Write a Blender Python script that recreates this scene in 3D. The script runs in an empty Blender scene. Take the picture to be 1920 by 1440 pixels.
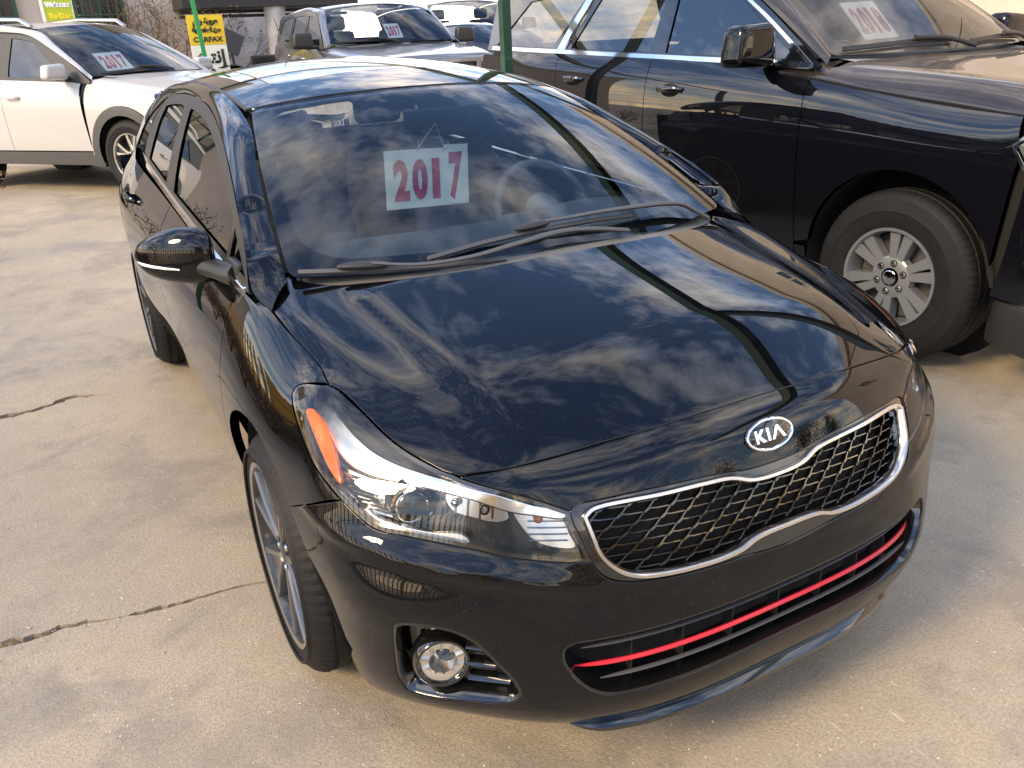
import bpy, bmesh, math, random
import numpy as np
from mathutils import Vector, Matrix
from mathutils.bvhtree import BVHTree
from mathutils.geometry import delaunay_2d_cdt
random.seed(7); RNG=np.random.default_rng(7)
SC=bpy.context.scene; COL=SC.collection
R_=math.radians
# ------------------------------------------------------------------ camera
cd=bpy.data.cameras.new('camera'); cam=bpy.data.objects.new('camera',cd); COL.objects.link(cam)
def cam_axes(yaw,pit,rol):
    d=Vector((math.sin(yaw)*math.cos(pit),math.cos(yaw)*math.cos(pit),-math.sin(pit)))
    r=Vector((math.cos(yaw),-math.sin(yaw),0)); u=r.cross(d)
    return r*math.cos(rol)+u*math.sin(rol),-r*math.sin(rol)+u*math.cos(rol),d
r,u,d=cam_axes(0.486417,0.390604,-0.047639)
M=Matrix.Identity(4)
for i in range(3): M[i][0]=r[i];M[i][1]=u[i];M[i][2]=-d[i]
M[0][3],M[1][3],M[2][3]=-1.1690,-1.0110,1.5040
cam.matrix_world=M
cd.sensor_width=36; cd.lens=1561.27/1920*36; cd.clip_start=.05; cd.clip_end=800
SC.camera=cam
SC.render.resolution_x,SC.render.resolution_y=1024,768
# ------------------------------------------------------------------ sky + sun
SUN_AZ,SUN_EL=R_(262),R_(34)      # azimuth clockwise from +y, direction the light comes from
w=bpy.data.worlds.new('World'); SC.world=w; w.use_nodes=True
nt=w.node_tree; nt.nodes.clear(); N=nt.nodes.new; LK=nt.links.new
def nd(t,**k):
    n=N(t)
    for a,b in k.items():
        if a in n.inputs: n.inputs[a].default_value=b
        else: setattr(n,a,b)
    return n
sky=nd('ShaderNodeTexSky',sky_type='NISHITA',sun_disc=False,sun_elevation=SUN_EL,sun_rotation=SUN_AZ,air_density=1.2,dust_density=.3,ozone_density=2.5)
tc=nd('ShaderNodeTexCoord'); sx=nd('ShaderNodeSeparateXYZ'); LK(tc.outputs['Generated'],sx.inputs[0])
def math_(op,a,b=None,c=None):
    n=nd('ShaderNodeMath',operation=op)
    for i,v in enumerate((a,b,c)):
        if v is None: continue
        if isinstance(v,(int,float)): n.inputs[i].default_value=v
        else: LK(v,n.inputs[i])
    return n.outputs[0]
zz=math_('ADD',math_('MAXIMUM',sx.outputs[2],0.0),.16)
cx=nd('ShaderNodeCombineXYZ'); LK(math_('DIVIDE',sx.outputs[0],zz),cx.inputs[0]); LK(math_('DIVIDE',sx.outputs[1],zz),cx.inputs[1])
n1=nd('ShaderNodeTexNoise',Scale=2.2,Detail=8.0,Roughness=.55,Distortion=.1); LK(cx.outputs[0],n1.inputs['Vector'])
n2=nd('ShaderNodeTexNoise',Scale=17.0,Detail=6.0,Roughness=.6,Distortion=.2); LK(cx.outputs[0],n2.inputs['Vector'])
hz=math_('MULTIPLY',math_('POWER',math_('SUBTRACT',1.0,math_('MAXIMUM',sx.outputs[2],0.0)),6.0),.13)   # cloud layers overlap towards the horizon
cm=math_('ADD',math_('ADD',math_('MULTIPLY',n1.outputs[0],.74),math_('MULTIPLY',n2.outputs[0],.26)),hz)
rp=nd('ShaderNodeValToRGB'); LK(cm,rp.inputs[0])
rp.color_ramp.elements[0].position=.455; rp.color_ramp.elements[0].color=(0,0,0,1)
rp.color_ramp.elements[1].position=.76; rp.color_ramp.elements[1].color=(1,1,1,1)
# cloud colour: grey-blue cores, cream tops
n3=nd('ShaderNodeTexNoise',Scale=2.4,Detail=5.0,Roughness=.55); LK(cx.outputs[0],n3.inputs['Vector'])
rc=nd('ShaderNodeValToRGB'); LK(n3.outputs[0],rc.inputs[0])
rc.color_ramp.elements[0].position=.40; rc.color_ramp.elements[0].color=(.46,.56,.78,1)
rc.color_ramp.elements[1].position=.62; rc.color_ramp.elements[1].color=(1.0,.89,.74,1)
rh=nd('ShaderNodeValToRGB'); LK(sx.outputs[2],rh.inputs[0])      # clouds low in the sky are lit warmer
rh.color_ramp.elements[0].position=.12; rh.color_ramp.elements[0].color=(1.25,.92,.55,1)
rh.color_ramp.elements[1].position=.55; rh.color_ramp.elements[1].color=(1,1,1,1)
rcm=nd('ShaderNodeMix',data_type='RGBA',blend_type='MULTIPLY'); rcm.inputs[0].default_value=1; LK(rc.outputs[0],rcm.inputs[6]); LK(rh.outputs[0],rcm.inputs[7])
cmul=nd('ShaderNodeVectorMath',operation='SCALE',Scale=27.0); LK(rcm.outputs[2],cmul.inputs[0])
mx=nd('ShaderNodeMix',data_type='RGBA'); LK(rp.outputs[0],mx.inputs[0]); hzv=nd('ShaderNodeVectorMath',operation='ADD'); LK(sky.outputs[0],hzv.inputs[0]); hzv.inputs[1].default_value=(.32,.66,1.6); LK(hzv.outputs[0],mx.inputs[6]); LK(cmul.outputs[0],mx.inputs[7])
bg=nd('ShaderNodeBackground',Strength=.15); LK(mx.outputs[2],bg.inputs[0])
wo=nd('ShaderNodeOutputWorld'); LK(bg.outputs[0],wo.inputs[0])
sl=bpy.data.lights.new('sun','SUN'); sun=bpy.data.objects.new('sun',sl); COL.objects.link(sun)
sl.energy=3.0; sl.angle=R_(16); sl.color=(1,.74,.42)
sd=Vector((math.sin(SUN_AZ)*math.cos(SUN_EL),math.cos(SUN_AZ)*math.cos(SUN_EL),math.sin(SUN_EL)))
sun.rotation_euler=sd.to_track_quat('Z','Y').to_euler(); sun.location=(0,0,12)
vs=SC.view_settings; vs.view_transform='Standard'; vs.look='None'; vs.gamma=1; vs.use_curve_mapping=False; vs.exposure=.76
# ------------------------------------------------------------------ materials
MATS={}
def mat(name,base=(.5,.5,.5),rough=.5,metal=0,coat=0,coat_rough=.03,ior=1.5,spec=.5,trans=0,emit=None,emit_s=0,var=0,var_scale=30,bump=0,bump_scale=200,coat_ior=1.5,alpha=1):
    if name in MATS: return MATS[name]
    m=bpy.data.materials.new(name); m.use_nodes=True; t=m.node_tree; b=t.nodes['Principled BSDF']
    b.inputs['Base Color'].default_value=(*base,1); b.inputs['Roughness'].default_value=rough; b.inputs['Metallic'].default_value=metal
    b.inputs['Coat Weight'].default_value=coat; b.inputs['Coat Roughness'].default_value=coat_rough; b.inputs['Coat IOR'].default_value=coat_ior
    b.inputs['IOR'].default_value=ior; b.inputs['Specular IOR Level'].default_value=spec; b.inputs['Transmission Weight'].default_value=trans
    if emit: b.inputs['Emission Color'].default_value=(*emit,1); b.inputs['Emission Strength'].default_value=emit_s
    tcn=None
    def tex(scale,detail=5,rough=.6):
        nonlocal tcn
        if tcn is None: tcn=t.nodes.new('ShaderNodeTexCoord')
        n=t.nodes.new('ShaderNodeTexNoise'); n.inputs['Scale'].default_value=scale; n.inputs['Detail'].default_value=detail; n.inputs['Roughness'].default_value=rough
        t.links.new(tcn.outputs['Object'],n.inputs['Vector']); return n
    if var:
        n=tex(var_scale); mr=t.nodes.new('ShaderNodeMapRange'); mr.inputs[1].default_value=.3; mr.inputs[2].default_value=.7; mr.inputs[3].default_value=1-var; mr.inputs[4].default_value=1+var
        t.links.new(n.outputs[0],mr.inputs[0]); v=t.nodes.new('ShaderNodeVectorMath'); v.operation='SCALE'; v.inputs[0].default_value=base; t.links.new(mr.outputs[0],v.inputs['Scale']); t.links.new(v.outputs[0],b.inputs['Base Color'])
    if bump:
        n=tex(bump_scale,3); bp=t.nodes.new('ShaderNodeBump'); bp.inputs['Strength'].default_value=bump; bp.inputs['Distance'].default_value=.004
        t.links.new(n.outputs[0],bp.inputs['Height']); t.links.new(bp.outputs[0],b.inputs['Normal'])
    MATS[name]=m; return m
def glass(name,tint,fres=1.5,rough=0.0):
    if name in MATS: return MATS[name]
    m=bpy.data.materials.new(name); m.use_nodes=True; t=m.node_tree; t.nodes.clear()
    o=t.nodes.new('ShaderNodeOutputMaterial'); mx=t.nodes.new('ShaderNodeMixShader'); tr=t.nodes.new('ShaderNodeBsdfTransparent'); gl=t.nodes.new('ShaderNodeBsdfGlossy'); fr=t.nodes.new('ShaderNodeFresnel')
    tr.inputs[0].default_value=(*tint,1); gl.inputs['Roughness'].default_value=rough; fr.inputs[0].default_value=fres
    t.links.new(fr.outputs[0],mx.inputs[0]); t.links.new(tr.outputs[0],mx.inputs[1]); t.links.new(gl.outputs[0],mx.inputs[2]); t.links.new(mx.outputs[0],o.inputs[0])
    MATS[name]=m; return m
def dusty(name,base,dust,amount,coat_ior=1.6,rough_scale=9):
    """glossy paint carrying a film of dust that settles on upward faces"""
    if name in MATS: return MATS[name]
    m=mat(name,base,.4,coat=1,coat_rough=.012,coat_ior=coat_ior,spec=0); t=m.node_tree; b=t.nodes['Principled BSDF']
    g=t.nodes.new('ShaderNodeNewGeometry'); s=t.nodes.new('ShaderNodeSeparateXYZ'); t.links.new(g.outputs['Normal'],s.inputs[0])
    mr=t.nodes.new('ShaderNodeMapRange'); mr.inputs[1].default_value=.55; mr.inputs[2].default_value=.95; mr.inputs[4].default_value=amount; t.links.new(s.outputs[2],mr.inputs[0])
    tcn=t.nodes.new('ShaderNodeTexCoord'); n=t.nodes.new('ShaderNodeTexNoise'); n.inputs['Scale'].default_value=rough_scale; n.inputs['Detail'].default_value=8; n.inputs['Roughness'].default_value=.7
    t.links.new(tcn.outputs['Object'],n.inputs['Vector'])
    mu=t.nodes.new('ShaderNodeMath'); mu.operation='MULTIPLY'; t.links.new(mr.outputs[0],mu.inputs[0])
    m2=t.nodes.new('ShaderNodeMapRange'); m2.inputs[1].default_value=.25; m2.inputs[2].default_value=.65; m2.inputs[3].default_value=.55; m2.inputs[4].default_value=1.15; t.links.new(n.outputs[0],m2.inputs[0]); t.links.new(m2.outputs[0],mu.inputs[1])
    d=t.nodes.new('ShaderNodeBsdfDiffuse'); d.inputs[0].default_value=(*dust,1)
    mx=t.nodes.new('ShaderNodeMixShader'); o=t.nodes['Material Output']; t.links.new(mu.outputs[0],mx.inputs[0]); t.links.new(b.outputs[0],mx.inputs[1]); t.links.new(d.outputs[0],mx.inputs[2]); t.links.new(mx.outputs[0],o.inputs[0])
    return m
mat('paint_black',(.0016,.0018,.0028),.5,coat=1,coat_rough=.004,coat_ior=1.44,spec=0)
def specks(name):
    t=MATS[name].node_tree; b=t.nodes['Principled BSDF']; c=t.nodes.new('ShaderNodeTexCoord'); n=t.nodes.new('ShaderNodeTexNoise'); n.inputs['Scale'].default_value=260; n.inputs['Detail'].default_value=3
    g=t.nodes.new('ShaderNodeTexNoise'); g.inputs['Scale'].default_value=3.5; g.inputs['Detail'].default_value=4
    a=t.nodes.new('ShaderNodeMath'); a.operation='MULTIPLY_ADD'; a.inputs[1].default_value=.35
    for q in(n,g): t.links.new(c.outputs['Object'],q.inputs['Vector'])
    t.links.new(g.outputs[0],a.inputs[0]); t.links.new(n.outputs[0],a.inputs[2])
    r=t.nodes.new('ShaderNodeValToRGB'); r.color_ramp.elements[0].position=.80; r.color_ramp.elements[0].color=(.0016,.0018,.0028,1); r.color_ramp.elements[1].position=.95; r.color_ramp.elements[1].color=(.025,.023,.020,1)
    t.links.new(a.outputs[0],r.inputs[0]); t.links.new(r.outputs[0],b.inputs['Base Color'])
specks('paint_black')
mat('silver_paint',(.27,.285,.305),.36,.6,coat=.4)
mat('piano_black',(.004,.004,.004),.12,coat=1,coat_rough=.02)
mat('plastic_black',(.018,.018,.018),.45,bump=.08,bump_scale=900)
mat('plastic_grey',(.06,.06,.062),.5,bump=.06,bump_scale=900)
mat('rubber',(.008,.008,.0085),.62,spec=.3,bump=.15,bump_scale=160,var=.25,var_scale=25)
mat('chrome',(.78,.76,.73),.07,1)
mat('satin_chrome',(.62,.59,.55),.2,1)
mat('alloy',(.50,.49,.47),.28,1)
mat('alloy_mid',(.20,.20,.20),.3,.8)
mat('alloy_dark',(.045,.045,.048),.32,.6,coat=.6)
mat('frit',(.004,.004,.005),.3)
mat('void',(.004,.004,.004),.9)  # near-black that paints in the shade of hollows, gaps and backing
mat('red_plastic',(.62,.012,.03),.35,coat=.4,coat_rough=.15)
mat('amber',(.85,.16,.0),.18,coat=.6)
mat('reflector',(.85,.83,.80),.16,1)
mat('white_trim',(.82,.80,.76),.25,.0,coat=.7)
mat('dark_housing',(.022,.021,.020),.3,coat=.5,coat_rough=.1)
mat('interior_dark',(.10,.11,.115),.7,bump=.1,bump_scale=400)
mat('interior_grey',(.26,.27,.275),.75,bump=.1,bump_scale=400)
mat('headliner',(.32,.32,.31),.9)
glass('windscreen',(.88,.95,.94),1.53)
glass('side_glass',(.16,.17,.17),1.95)
glass('lamp_glass',(.93,.94,.94),1.62)
# ------------------------------------------------------------------ mesh helpers
def mesh_obj(name,V,F,m=None,parent=None,smooth=True,normals=None):
    me=bpy.data.meshes.new(name); me.from_pydata([tuple(map(float,v)) for v in V],[],[tuple(map(int,f)) for f in F]); me.update()
    if smooth: me.polygons.foreach_set('use_smooth',[True]*len(me.polygons))
    o=bpy.data.objects.new(name,me); COL.objects.link(o)
    if m is not None:
        me.materials.append(MATS[m] if isinstance(m,str) else m)
    if parent is not None: o.parent=parent
    if normals is not None and len(normals)==len(me.vertices):
        me.normals_split_custom_set_from_vertices([tuple(map(float,n)) for n in normals])
    return o
def auto_sharp(o,deg=35):
    me=o.data; bm=bmesh.new(); bm.from_mesh(me)
    for e in bm.edges:
        e.smooth=not(len(e.link_faces)==2 and e.calc_face_angle(0)>R_(deg)) 
    bm.to_mesh(me); bm.free(); return o
class MB:
    def __init__(s): s.V=[];s.F=[]
    def add(s,V,F):
        k=len(s.V); s.V+=[tuple(v) for v in V]; s.F+=[tuple(i+k for i in f) for f in F]; return s
    def box(s,c,h,R=None,bev=0):
        bm=bmesh.new(); bmesh.ops.create_cube(bm,size=2)
        for v in bm.verts: v.co=Vector((v.co.x*h[0],v.co.y*h[1],v.co.z*h[2]))
        if bev: bmesh.ops.bevel(bm,geom=bm.edges[:],offset=bev,segments=2,affect='EDGES',profile=.5)
        bm.verts.index_update(); c=Vector(c)
        V=[((R@v.co) if R is not None else v.co)+c for v in bm.verts]; F=[[v.index for v in f.verts] for f in bm.faces]; bm.free(); return s.add(V,F)
    def tube(s,P,r,n=8,closed=False,cap=True,up=None,sq=None):
        P=[Vector(p) for p in P]; m=len(P); rr=r if hasattr(r,'__len__') else [r]*m
        V=[];ref=Vector(up) if up else None
        prev=None
        for i in range(m):
            t=(P[(i+1)%m]-P[i-1]) if (closed or 0<i<m-1) else (P[1]-P[0] if i==0 else P[-1]-P[-2])
            t.normalize()
            a=ref if ref else (prev if prev is not None else (Vector((0,0,1)) if abs(t.z)<.9 else Vector((1,0,0))))
            x=(a-t*a.dot(t)).normalized(); y=t.cross(x); prev=x
            for k in range(n):
                an=2*math.pi*(k+.5)/n; ca,sa=math.cos(an),math.sin(an)
                if sq: ca*=sq[0];sa*=sq[1]
                V.append(P[i]+(x*ca+y*sa)*rr[i])
        F=[]
        for i in range(m if closed else m-1):
            j=(i+1)%m
            for k in range(n): F.append((i*n+k,i*n+(k+1)%n,j*n+(k+1)%n,j*n+k))
        if cap and not closed: F.append(tuple(range(n))[::-1]); F.append(tuple((m-1)*n+k for k in range(n)))
        return s.add(V,F)
    def lathe(s,prof,M=None,n=48,arc=(0,2*math.pi)):
        # prof (radius, axial) ; axis = local x ; M matrix
        full=abs(arc[1]-arc[0]-2*math.pi)<1e-6; m=n if full else n+1; V=[]
        for k in range(m):
            a=arc[0]+(arc[1]-arc[0])*k/n
            for r,x in prof:
                p=Vector((x,r*math.sin(a),r*math.cos(a))); V.append(M@p if M is not None else p)
        F=[];q=len(prof)
        for k in range(n):
            j=(k+1)%m
            for i in range(q-1): F.append((k*q+i,j*q+i,j*q+i+1,k*q+i+1))
        return s.add(V,F)
    def tyre(s,prof,n=144,slot=None):
        q=len(prof);V=[]
        for k in range(n):
            a=2*math.pi*k/n
            for i,(r,x) in enumerate(prof):
                if slot and slot[0]<=i<=slot[1] and k%3==0: r-=.0035
                if slot and k%3==1 and (len(prof)-1-slot[1])<=i<=(len(prof)-1-slot[0]): r-=.0035
                V.append((x,r*math.sin(a),r*math.cos(a)))
        F=[(k*q+i,((k+1)%n)*q+i,((k+1)%n)*q+i+1,k*q+i+1) for k in range(n) for i in range(q-1)]
        return s.add(V,F)
    def grid(s,G):
        a,b=len(G),len(G[0]); V=[p for row in G for p in row]; F=[(i*b+j,i*b+j+1,(i+1)*b+j+1,(i+1)*b+j) for i in range(a-1) for j in range(b-1)]
        return s.add(V,F)
    def build(s,name,m,parent=None,smooth=True,sharp=40):
        o=mesh_obj(name,s.V,s.F,m,parent,smooth)
        if smooth and sharp: auto_sharp(o,sharp)
        return o
def empty(name,loc=(0,0,0),label=None,cat=None,group=None,rot=None):
    e=bpy.data.objects.new(name,None); COL.objects.link(e); e.location=loc; e.empty_display_size=.2
    if rot is not None: e.rotation_euler=rot
    return tag(e,label,cat,group)
def tag(o,label=None,cat=None,group=None,kind=None):
    if label:o['label']=label
    if cat:o['category']=cat
    if group:o['group']=group
    if kind:o['kind']=kind
    return o
# ------------------------------------------------------------------ curves & surfaces
def crom(P,h=.02,closed=False):
    P=[np.array(p,float) for p in P]
    if len(P)==2 and not closed:
        n=max(1,int(np.linalg.norm(P[1]-P[0])/h)); return [P[0]+(P[1]-P[0])*i/n for i in range(n+1)]
    m=len(P);out=[]
    for i in range(m if closed else m-1):
        p1,p2=P[i],P[(i+1)%m]
        p0=P[i-1] if (closed or i>0) else 2*p1-p2
        p3=P[(i+2)%m] if (closed or i+2<m) else 2*p2-p1
        d0,d1,d2=[max(np.linalg.norm(q),1e-6)**.5 for q in(p1-p0,p2-p1,p3-p2)]
        t1=(p1-p0)/d0-(p2-p0)/(d0+d1)+(p2-p1)/d1; t2=(p2-p1)/d1-(p3-p1)/(d1+d2)+(p3-p2)/d2
        t1*=d1;t2*=d1
        n=max(1,int(math.ceil(np.linalg.norm(p2-p1)/h)))
        for k in range(n):
            t=k/n;a=t*t*t;b=t*t
            out.append((2*a-3*b+1)*p1+(a-2*b+t)*t1+(-2*a+3*b)*p2+(a-b)*t2)
    if not closed: out.append(P[-1])
    return out
def outline(segs,h=.02):
    o=[]
    for s in segs: o+=crom(s,h)[:-1]
    return o
def mirx(P): return [(-p[0],p[1],p[2]) for p in P]
def in_poly(pts,poly):
    pts=np.asarray(pts,float);poly=np.asarray(poly,float)
    x,y=pts[:,0],pts[:,1];ins=np.zeros(len(pts),bool);q=np.roll(poly,1,0)
    for (ax,ay),(bx,by) in zip(poly,q):
        c=((ay>y)!=(by>y))
        if c.any():
            with np.errstate(all='ignore'): xi=(bx-ax)*(y-ay)/(by-ay)+ax
            ins^=c&(x<xi)
    return ins
def area2(p): p=np.asarray(p);q=np.roll(p,-1,0);return ((p[:,0]*q[:,1]-q[:,0]*p[:,1]).sum())/2
def inset(poly,g):
    p=np.asarray(poly,float)
    if area2(p)<0:p=p[::-1]
    t=np.roll(p,-1,0)-np.roll(p,1,0);t/=np.maximum(np.linalg.norm(t,axis=1),1e-9)[:,None]
    return p+np.stack([-t[:,1],t[:,0]],-1)*g
def dedupe(p,eps):
    out=[p[0]]
    for q in p[1:]:
        if np.linalg.norm(q-out[-1])>eps: out.append(q)
    if np.linalg.norm(out[-1]-out[0])<eps: out.pop()
    return np.array(out)
def panel(name,ev,outer,holes=(),h=.03,gap=.0022,m='paint_black',parent=None,flange=.02,offset=0.0,bev=.0016,dd=None):
    """trimmed sheet: 2-D outline (+holes) triangulated and lifted on the surface by ev(a,b)->(P,n); rounded edge and a return flange"""
    dd=dd or h*.12; O=dedupe(inset(outer,gap),dd); loops=[O]
    for hp in holes:
        q=dedupe(inset(hp,-gap)[::-1],dd); loops.append(q)
    lo,hi=O.min(0),O.max(0)
    gx=np.arange(lo[0]+h*.37,hi[0],h); gy=np.arange(lo[1]+h*.41,hi[1],h*.87)
    G=np.array([(x+(j%2)*h*.5,y) for j,y in enumerate(gy) for x in gx])
    if len(G):
        k=in_poly(G,O)
        for l in loops[1:]: k&=~in_poly(G,l)
        G=G[k]
        B=np.concatenate(loops)
        if len(G):
            dm=np.array([np.min(((B-g)**2).sum(1)) for g in G]); G=G[dm>(h*.42)**2]
    pts=[Vector(p) for l in loops for p in l]; E=[];k=0
    for l in loops:
        E+=[(k+i,k+(i+1)%len(l)) for i in range(len(l))]; k+=len(l)
    nb=k
    pts+=[Vector(g) for g in G]
    rv,re,rf,ov,oe,of=delaunay_2d_cdt(pts,E,[],0,1e-7)
    rv2=np.array([(v.x,v.y) for v in rv]); cen=np.array([rv2[list(f)].mean(0) for f in rf])
    k=in_poly(cen,O)
    for l in loops[1:]: k&=~in_poly(cen,l)
    T=[f for f,q in zip(rf,k) if q]
    V=[];Nn=[]
    for p in rv2:
        P,n=ev(p[0],p[1]); P=np.array(P);n=np.array(n); V.append(P+n*offset);Nn.append(n)
    # orient
    if T:
        s=0
        for f in T[:200]:
            a,b,c=[V[i] for i in f]; s+=np.dot(np.cross(b-a,c-a),Nn[f[0]])
        if s<0: T=[f[::-1] for f in T]
    V=list(V);Nn=list(Nn)
    if flange:
        inp={}
        for i,orig in enumerate(ov):
            for q in orig: inp[q]=i
        k=0
        for l in loops:
            ids=[inp.get(k+i) for i in range(len(l))]; ids=[i for i in ids if i is not None]; k+=len(l); m_=len(ids)
            if m_<3: continue
            r1=[];r2=[]
            P=np.array([V[i] for i in ids])
            cenP=P.mean(0); outs=[]
            for j in range(m_):
                t=P[(j+1)%m_]-P[j-1]; n=Nn[ids[j]]; o_=np.cross(t,n); outs.append(o_/max(np.linalg.norm(o_),1e-9))
            sg=np.sign(sum(np.dot(outs[j],P[j]-cenP)*np.linalg.norm(P[(j+1)%m_]-P[j-1]) for j in range(m_))) or 1
            if l is not loops[0]: sg=-sg
            for j in range(m_):
                n=Nn[ids[j]]; out=outs[j]*sg
                r1.append(len(V)); V.append(P[j]+out*bev-n*bev); Nn.append((out+n)/1.4142)
                r2.append(len(V)); V.append(P[j]+out*bev-n*(flange)); Nn.append(out)
            s=1
            for j in range(m_):
                jj=(j+1)%m_
                T.append((ids[j],r1[j],r1[jj],ids[jj])); T.append((r1[j],r2[j],r2[jj],r1[jj]))
    o=mesh_obj(name,V,T,m,parent,True,Nn)
    return o
class Surf:
    def __init__(s,V,F):
        s.V=V; T=np.concatenate([F[:,[0,1,2]],F[:,[0,2,3]]]); s.T=T
        n=np.zeros_like(V); fn=np.cross(V[T[:,1]]-V[T[:,0]],V[T[:,2]]-V[T[:,0]])
        for k in range(3): np.add.at(n,T[:,k],fn)
        s.n=n/np.maximum(np.linalg.norm(n,axis=1),1e-12)[:,None]
        s.b=BVHTree.FromPolygons([Vector(v) for v in V],[tuple(map(int,t)) for t in T])
    def cast(s,o,d):
        loc,nr,i,ds=s.b.ray_cast(Vector(o),Vector(d))
        if i is None:
            # nearest to ray: march
            best=None
            for t in np.linspace(.5,4,15):
                q=s.b.find_nearest(Vector(o)+Vector(d)*float(t))
                if best is None or q[3]<best[3]: best=q
            loc,nr,i,ds=best
        t=s.T[i];a,b,c=s.V[t];p=np.array(loc);v0,v1,v2=b-a,c-a,p-a
        d00,d01,d11,d20,d21=v0@v0,v0@v1,v1@v1,v2@v0,v2@v1;den=d00*d11-d01*d01
        if abs(den)<1e-18: n=s.n[t[0]]
        else:
            v=(d11*d20-d01*d21)/den;w_=(d00*d21-d01*d20)/den; n=s.n[t[0]]*(1-v-w_)+s.n[t[1]]*v+s.n[t[2]]*w_
        n=n/np.linalg.norm(n)
        if n@np.array(d)>0:n=-n
        return p,n
def sweep(name,frames,prof,m,parent=None,closed=True,smooth=True,sharp=50):
    """frames: list of (P,b,n); prof: list of (b,n) offsets -> closed tube"""
    V=[];q=len(prof)
    for P,b,n in frames:
        for x,y in prof: V.append(np.array(P)+np.array(b)*x+np.array(n)*y)
    k=len(frames);F=[]
    for i in range(k if closed else k-1):
        j=(i+1)%k
        for a in range(q): F.append((i*q+a,j*q+a,j*q+(a+1)%q,i*q+(a+1)%q))
    if not closed: F.append(tuple(range(q))); F.append(tuple((k-1)*q+a for a in range(q))[::-1])
    o=mesh_obj(name,V,F,m,parent,smooth)
    bm=bmesh.new(); bm.from_mesh(o.data); bmesh.ops.recalc_face_normals(bm,faces=bm.faces); bm.to_mesh(o.data); bm.free()
    if smooth: auto_sharp(o,sharp)
    return o
def frames_on(ev,curve2d,closed=True,offset=0):
    pts=[ev(a,b) for a,b in curve2d]; m=len(pts);fr=[]
    for i in range(m):
        P,n=pts[i]
        if closed or 0<i<m-1: t=np.array(pts[(i+1)%m][0])-np.array(pts[i-1][0])
        elif i==0: t=np.array(pts[1][0])-np.array(P)
        else: t=np.array(P)-np.array(pts[-2][0])
        t=t/max(np.linalg.norm(t),1e-9); b=np.cross(n,t); b/=np.linalg.norm(b)
        fr.append((np.array(P)+np.array(n)*offset,b,np.array(n)))
    if closed:
        c=np.mean([f[0] for f in fr],axis=0)
        if sum(np.dot(f[1],c-f[0]) for f in fr)<0: fr=[(p,-b,n) for p,b,n in fr]
    return fr
def text_mesh(txt,size=1,bold=0.0,extrude=.01,xs=1.0,align='CENTER'):
    c=bpy.data.curves.new('t','FONT'); c.body=txt; c.size=size; c.offset=bold; c.extrude=extrude; c.align_x=align; c.align_y='CENTER'; c.resolution_u=4
    o=bpy.data.objects.new('t',c); COL.objects.link(o); dg=bpy.context.evaluated_depsgraph_get()
    me=bpy.data.meshes.new_from_object(o.evaluated_get(dg)); V=[(v.co.x*xs,v.co.y,v.co.z) for v in me.vertices]; F=[tuple(p.vertices) for p in me.polygons]
    bpy.data.objects.remove(o); bpy.data.curves.remove(c); bpy.data.meshes.remove(me)
    return V,F
def catmull(V,F):
    # V (n,3), F list of quads (m,4) array; open boundaries handled
    V=np.asarray(V,float);F=np.asarray(F,int);n=len(V);m=len(F)
    fp=V[F].mean(1)
    E=np.sort(np.stack([F,np.roll(F,-1,1)],-1).reshape(-1,2),1)
    ue,inv=np.unique(E,axis=0,return_inverse=True);inv=inv.reshape(m,4)
    ne=len(ue);cnt=np.bincount(inv.ravel(),minlength=ne)
    fs=np.zeros((ne,3));np.add.at(fs,inv.ravel(),np.repeat(fp,4,0))
    mid=V[ue].mean(1);b=cnt==1
    ep=np.where(b[:,None],mid,(V[ue].sum(1)+fs)/4)
    nf=np.bincount(F.ravel(),minlength=n)
    Fa=np.zeros((n,3));np.add.at(Fa,F.ravel(),np.repeat(fp,4,0));Fa/=nf[:,None]
    Ra=np.zeros((n,3));ec=np.zeros(n)
    for k in(0,1):np.add.at(Ra,ue[:,k],mid);np.add.at(ec,ue[:,k],1)
    Ra/=ec[:,None];v=nf[:,None]
    nv=(Fa+2*Ra+(v-3)*V)/v
    be=ue[b];bv=np.zeros(n);Bs=np.zeros((n,3))
    for k in(0,1):np.add.at(Bs,be[:,k],mid[b]);np.add.at(bv,be[:,k],1)
    m_=bv==2;nv[m_]=V[m_]/2+Bs[m_]/4
    m_=(bv==2)&(nf==1);nv[m_]=V[m_]
    nV=np.concatenate([nv,ep,fp]);e=inv+n;f=np.arange(m)+n+ne
    out=[]
    for i in range(4):out.append(np.stack([F[:,i],e[:,i],f,e[:,i-1]],-1))
    return nV,np.stack(out,1).reshape(-1,4)
def subdiv(V,F,k):
    for _ in range(k):V,F=catmull(V,F)
    return V,F
def interp_cage(V,F,it=12,k=3,lam=.9):
    T=np.array(V,float);C=T.copy()
    for _ in range(it):
        L,_f=subdiv(C,F,k);C+=lam*(T-L[:len(T)])
    return C
#FRONT[row][col] col0 centre .. col4 corner   (|x|,y,z)
FRONT=[
[(0,.04,.185),(.24,.05,.185),(.47,.12,.19),(.655,.26,.20),(.785,.42,.20)],
[(0,-.002,.28),(.24,.003,.28),(.47,.05,.285),(.655,.165,.29),(.79,.325,.29)],
[(0,-.012,.42),(.24,-.002,.42),(.47,.05,.42),(.66,.16,.42),(.805,.315,.42)],
[(0,.012,.54),(.24,.022,.54),(.46,.07,.535),(.66,.163,.53),(.817,.308,.53)],
[(0,.045,.635),(.24,.053,.63),(.455,.09,.62),(.66,.20,.63),(.815,.365,.635)],
[(0,.092,.74),(.24,.10,.735),(.46,.135,.715),(.65,.24,.725),(.80,.435,.752)],
[(0,.155,.80),(.24,.162,.795),(.45,.195,.78),(.615,.272,.775),(.745,.56,.84)]]
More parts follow.
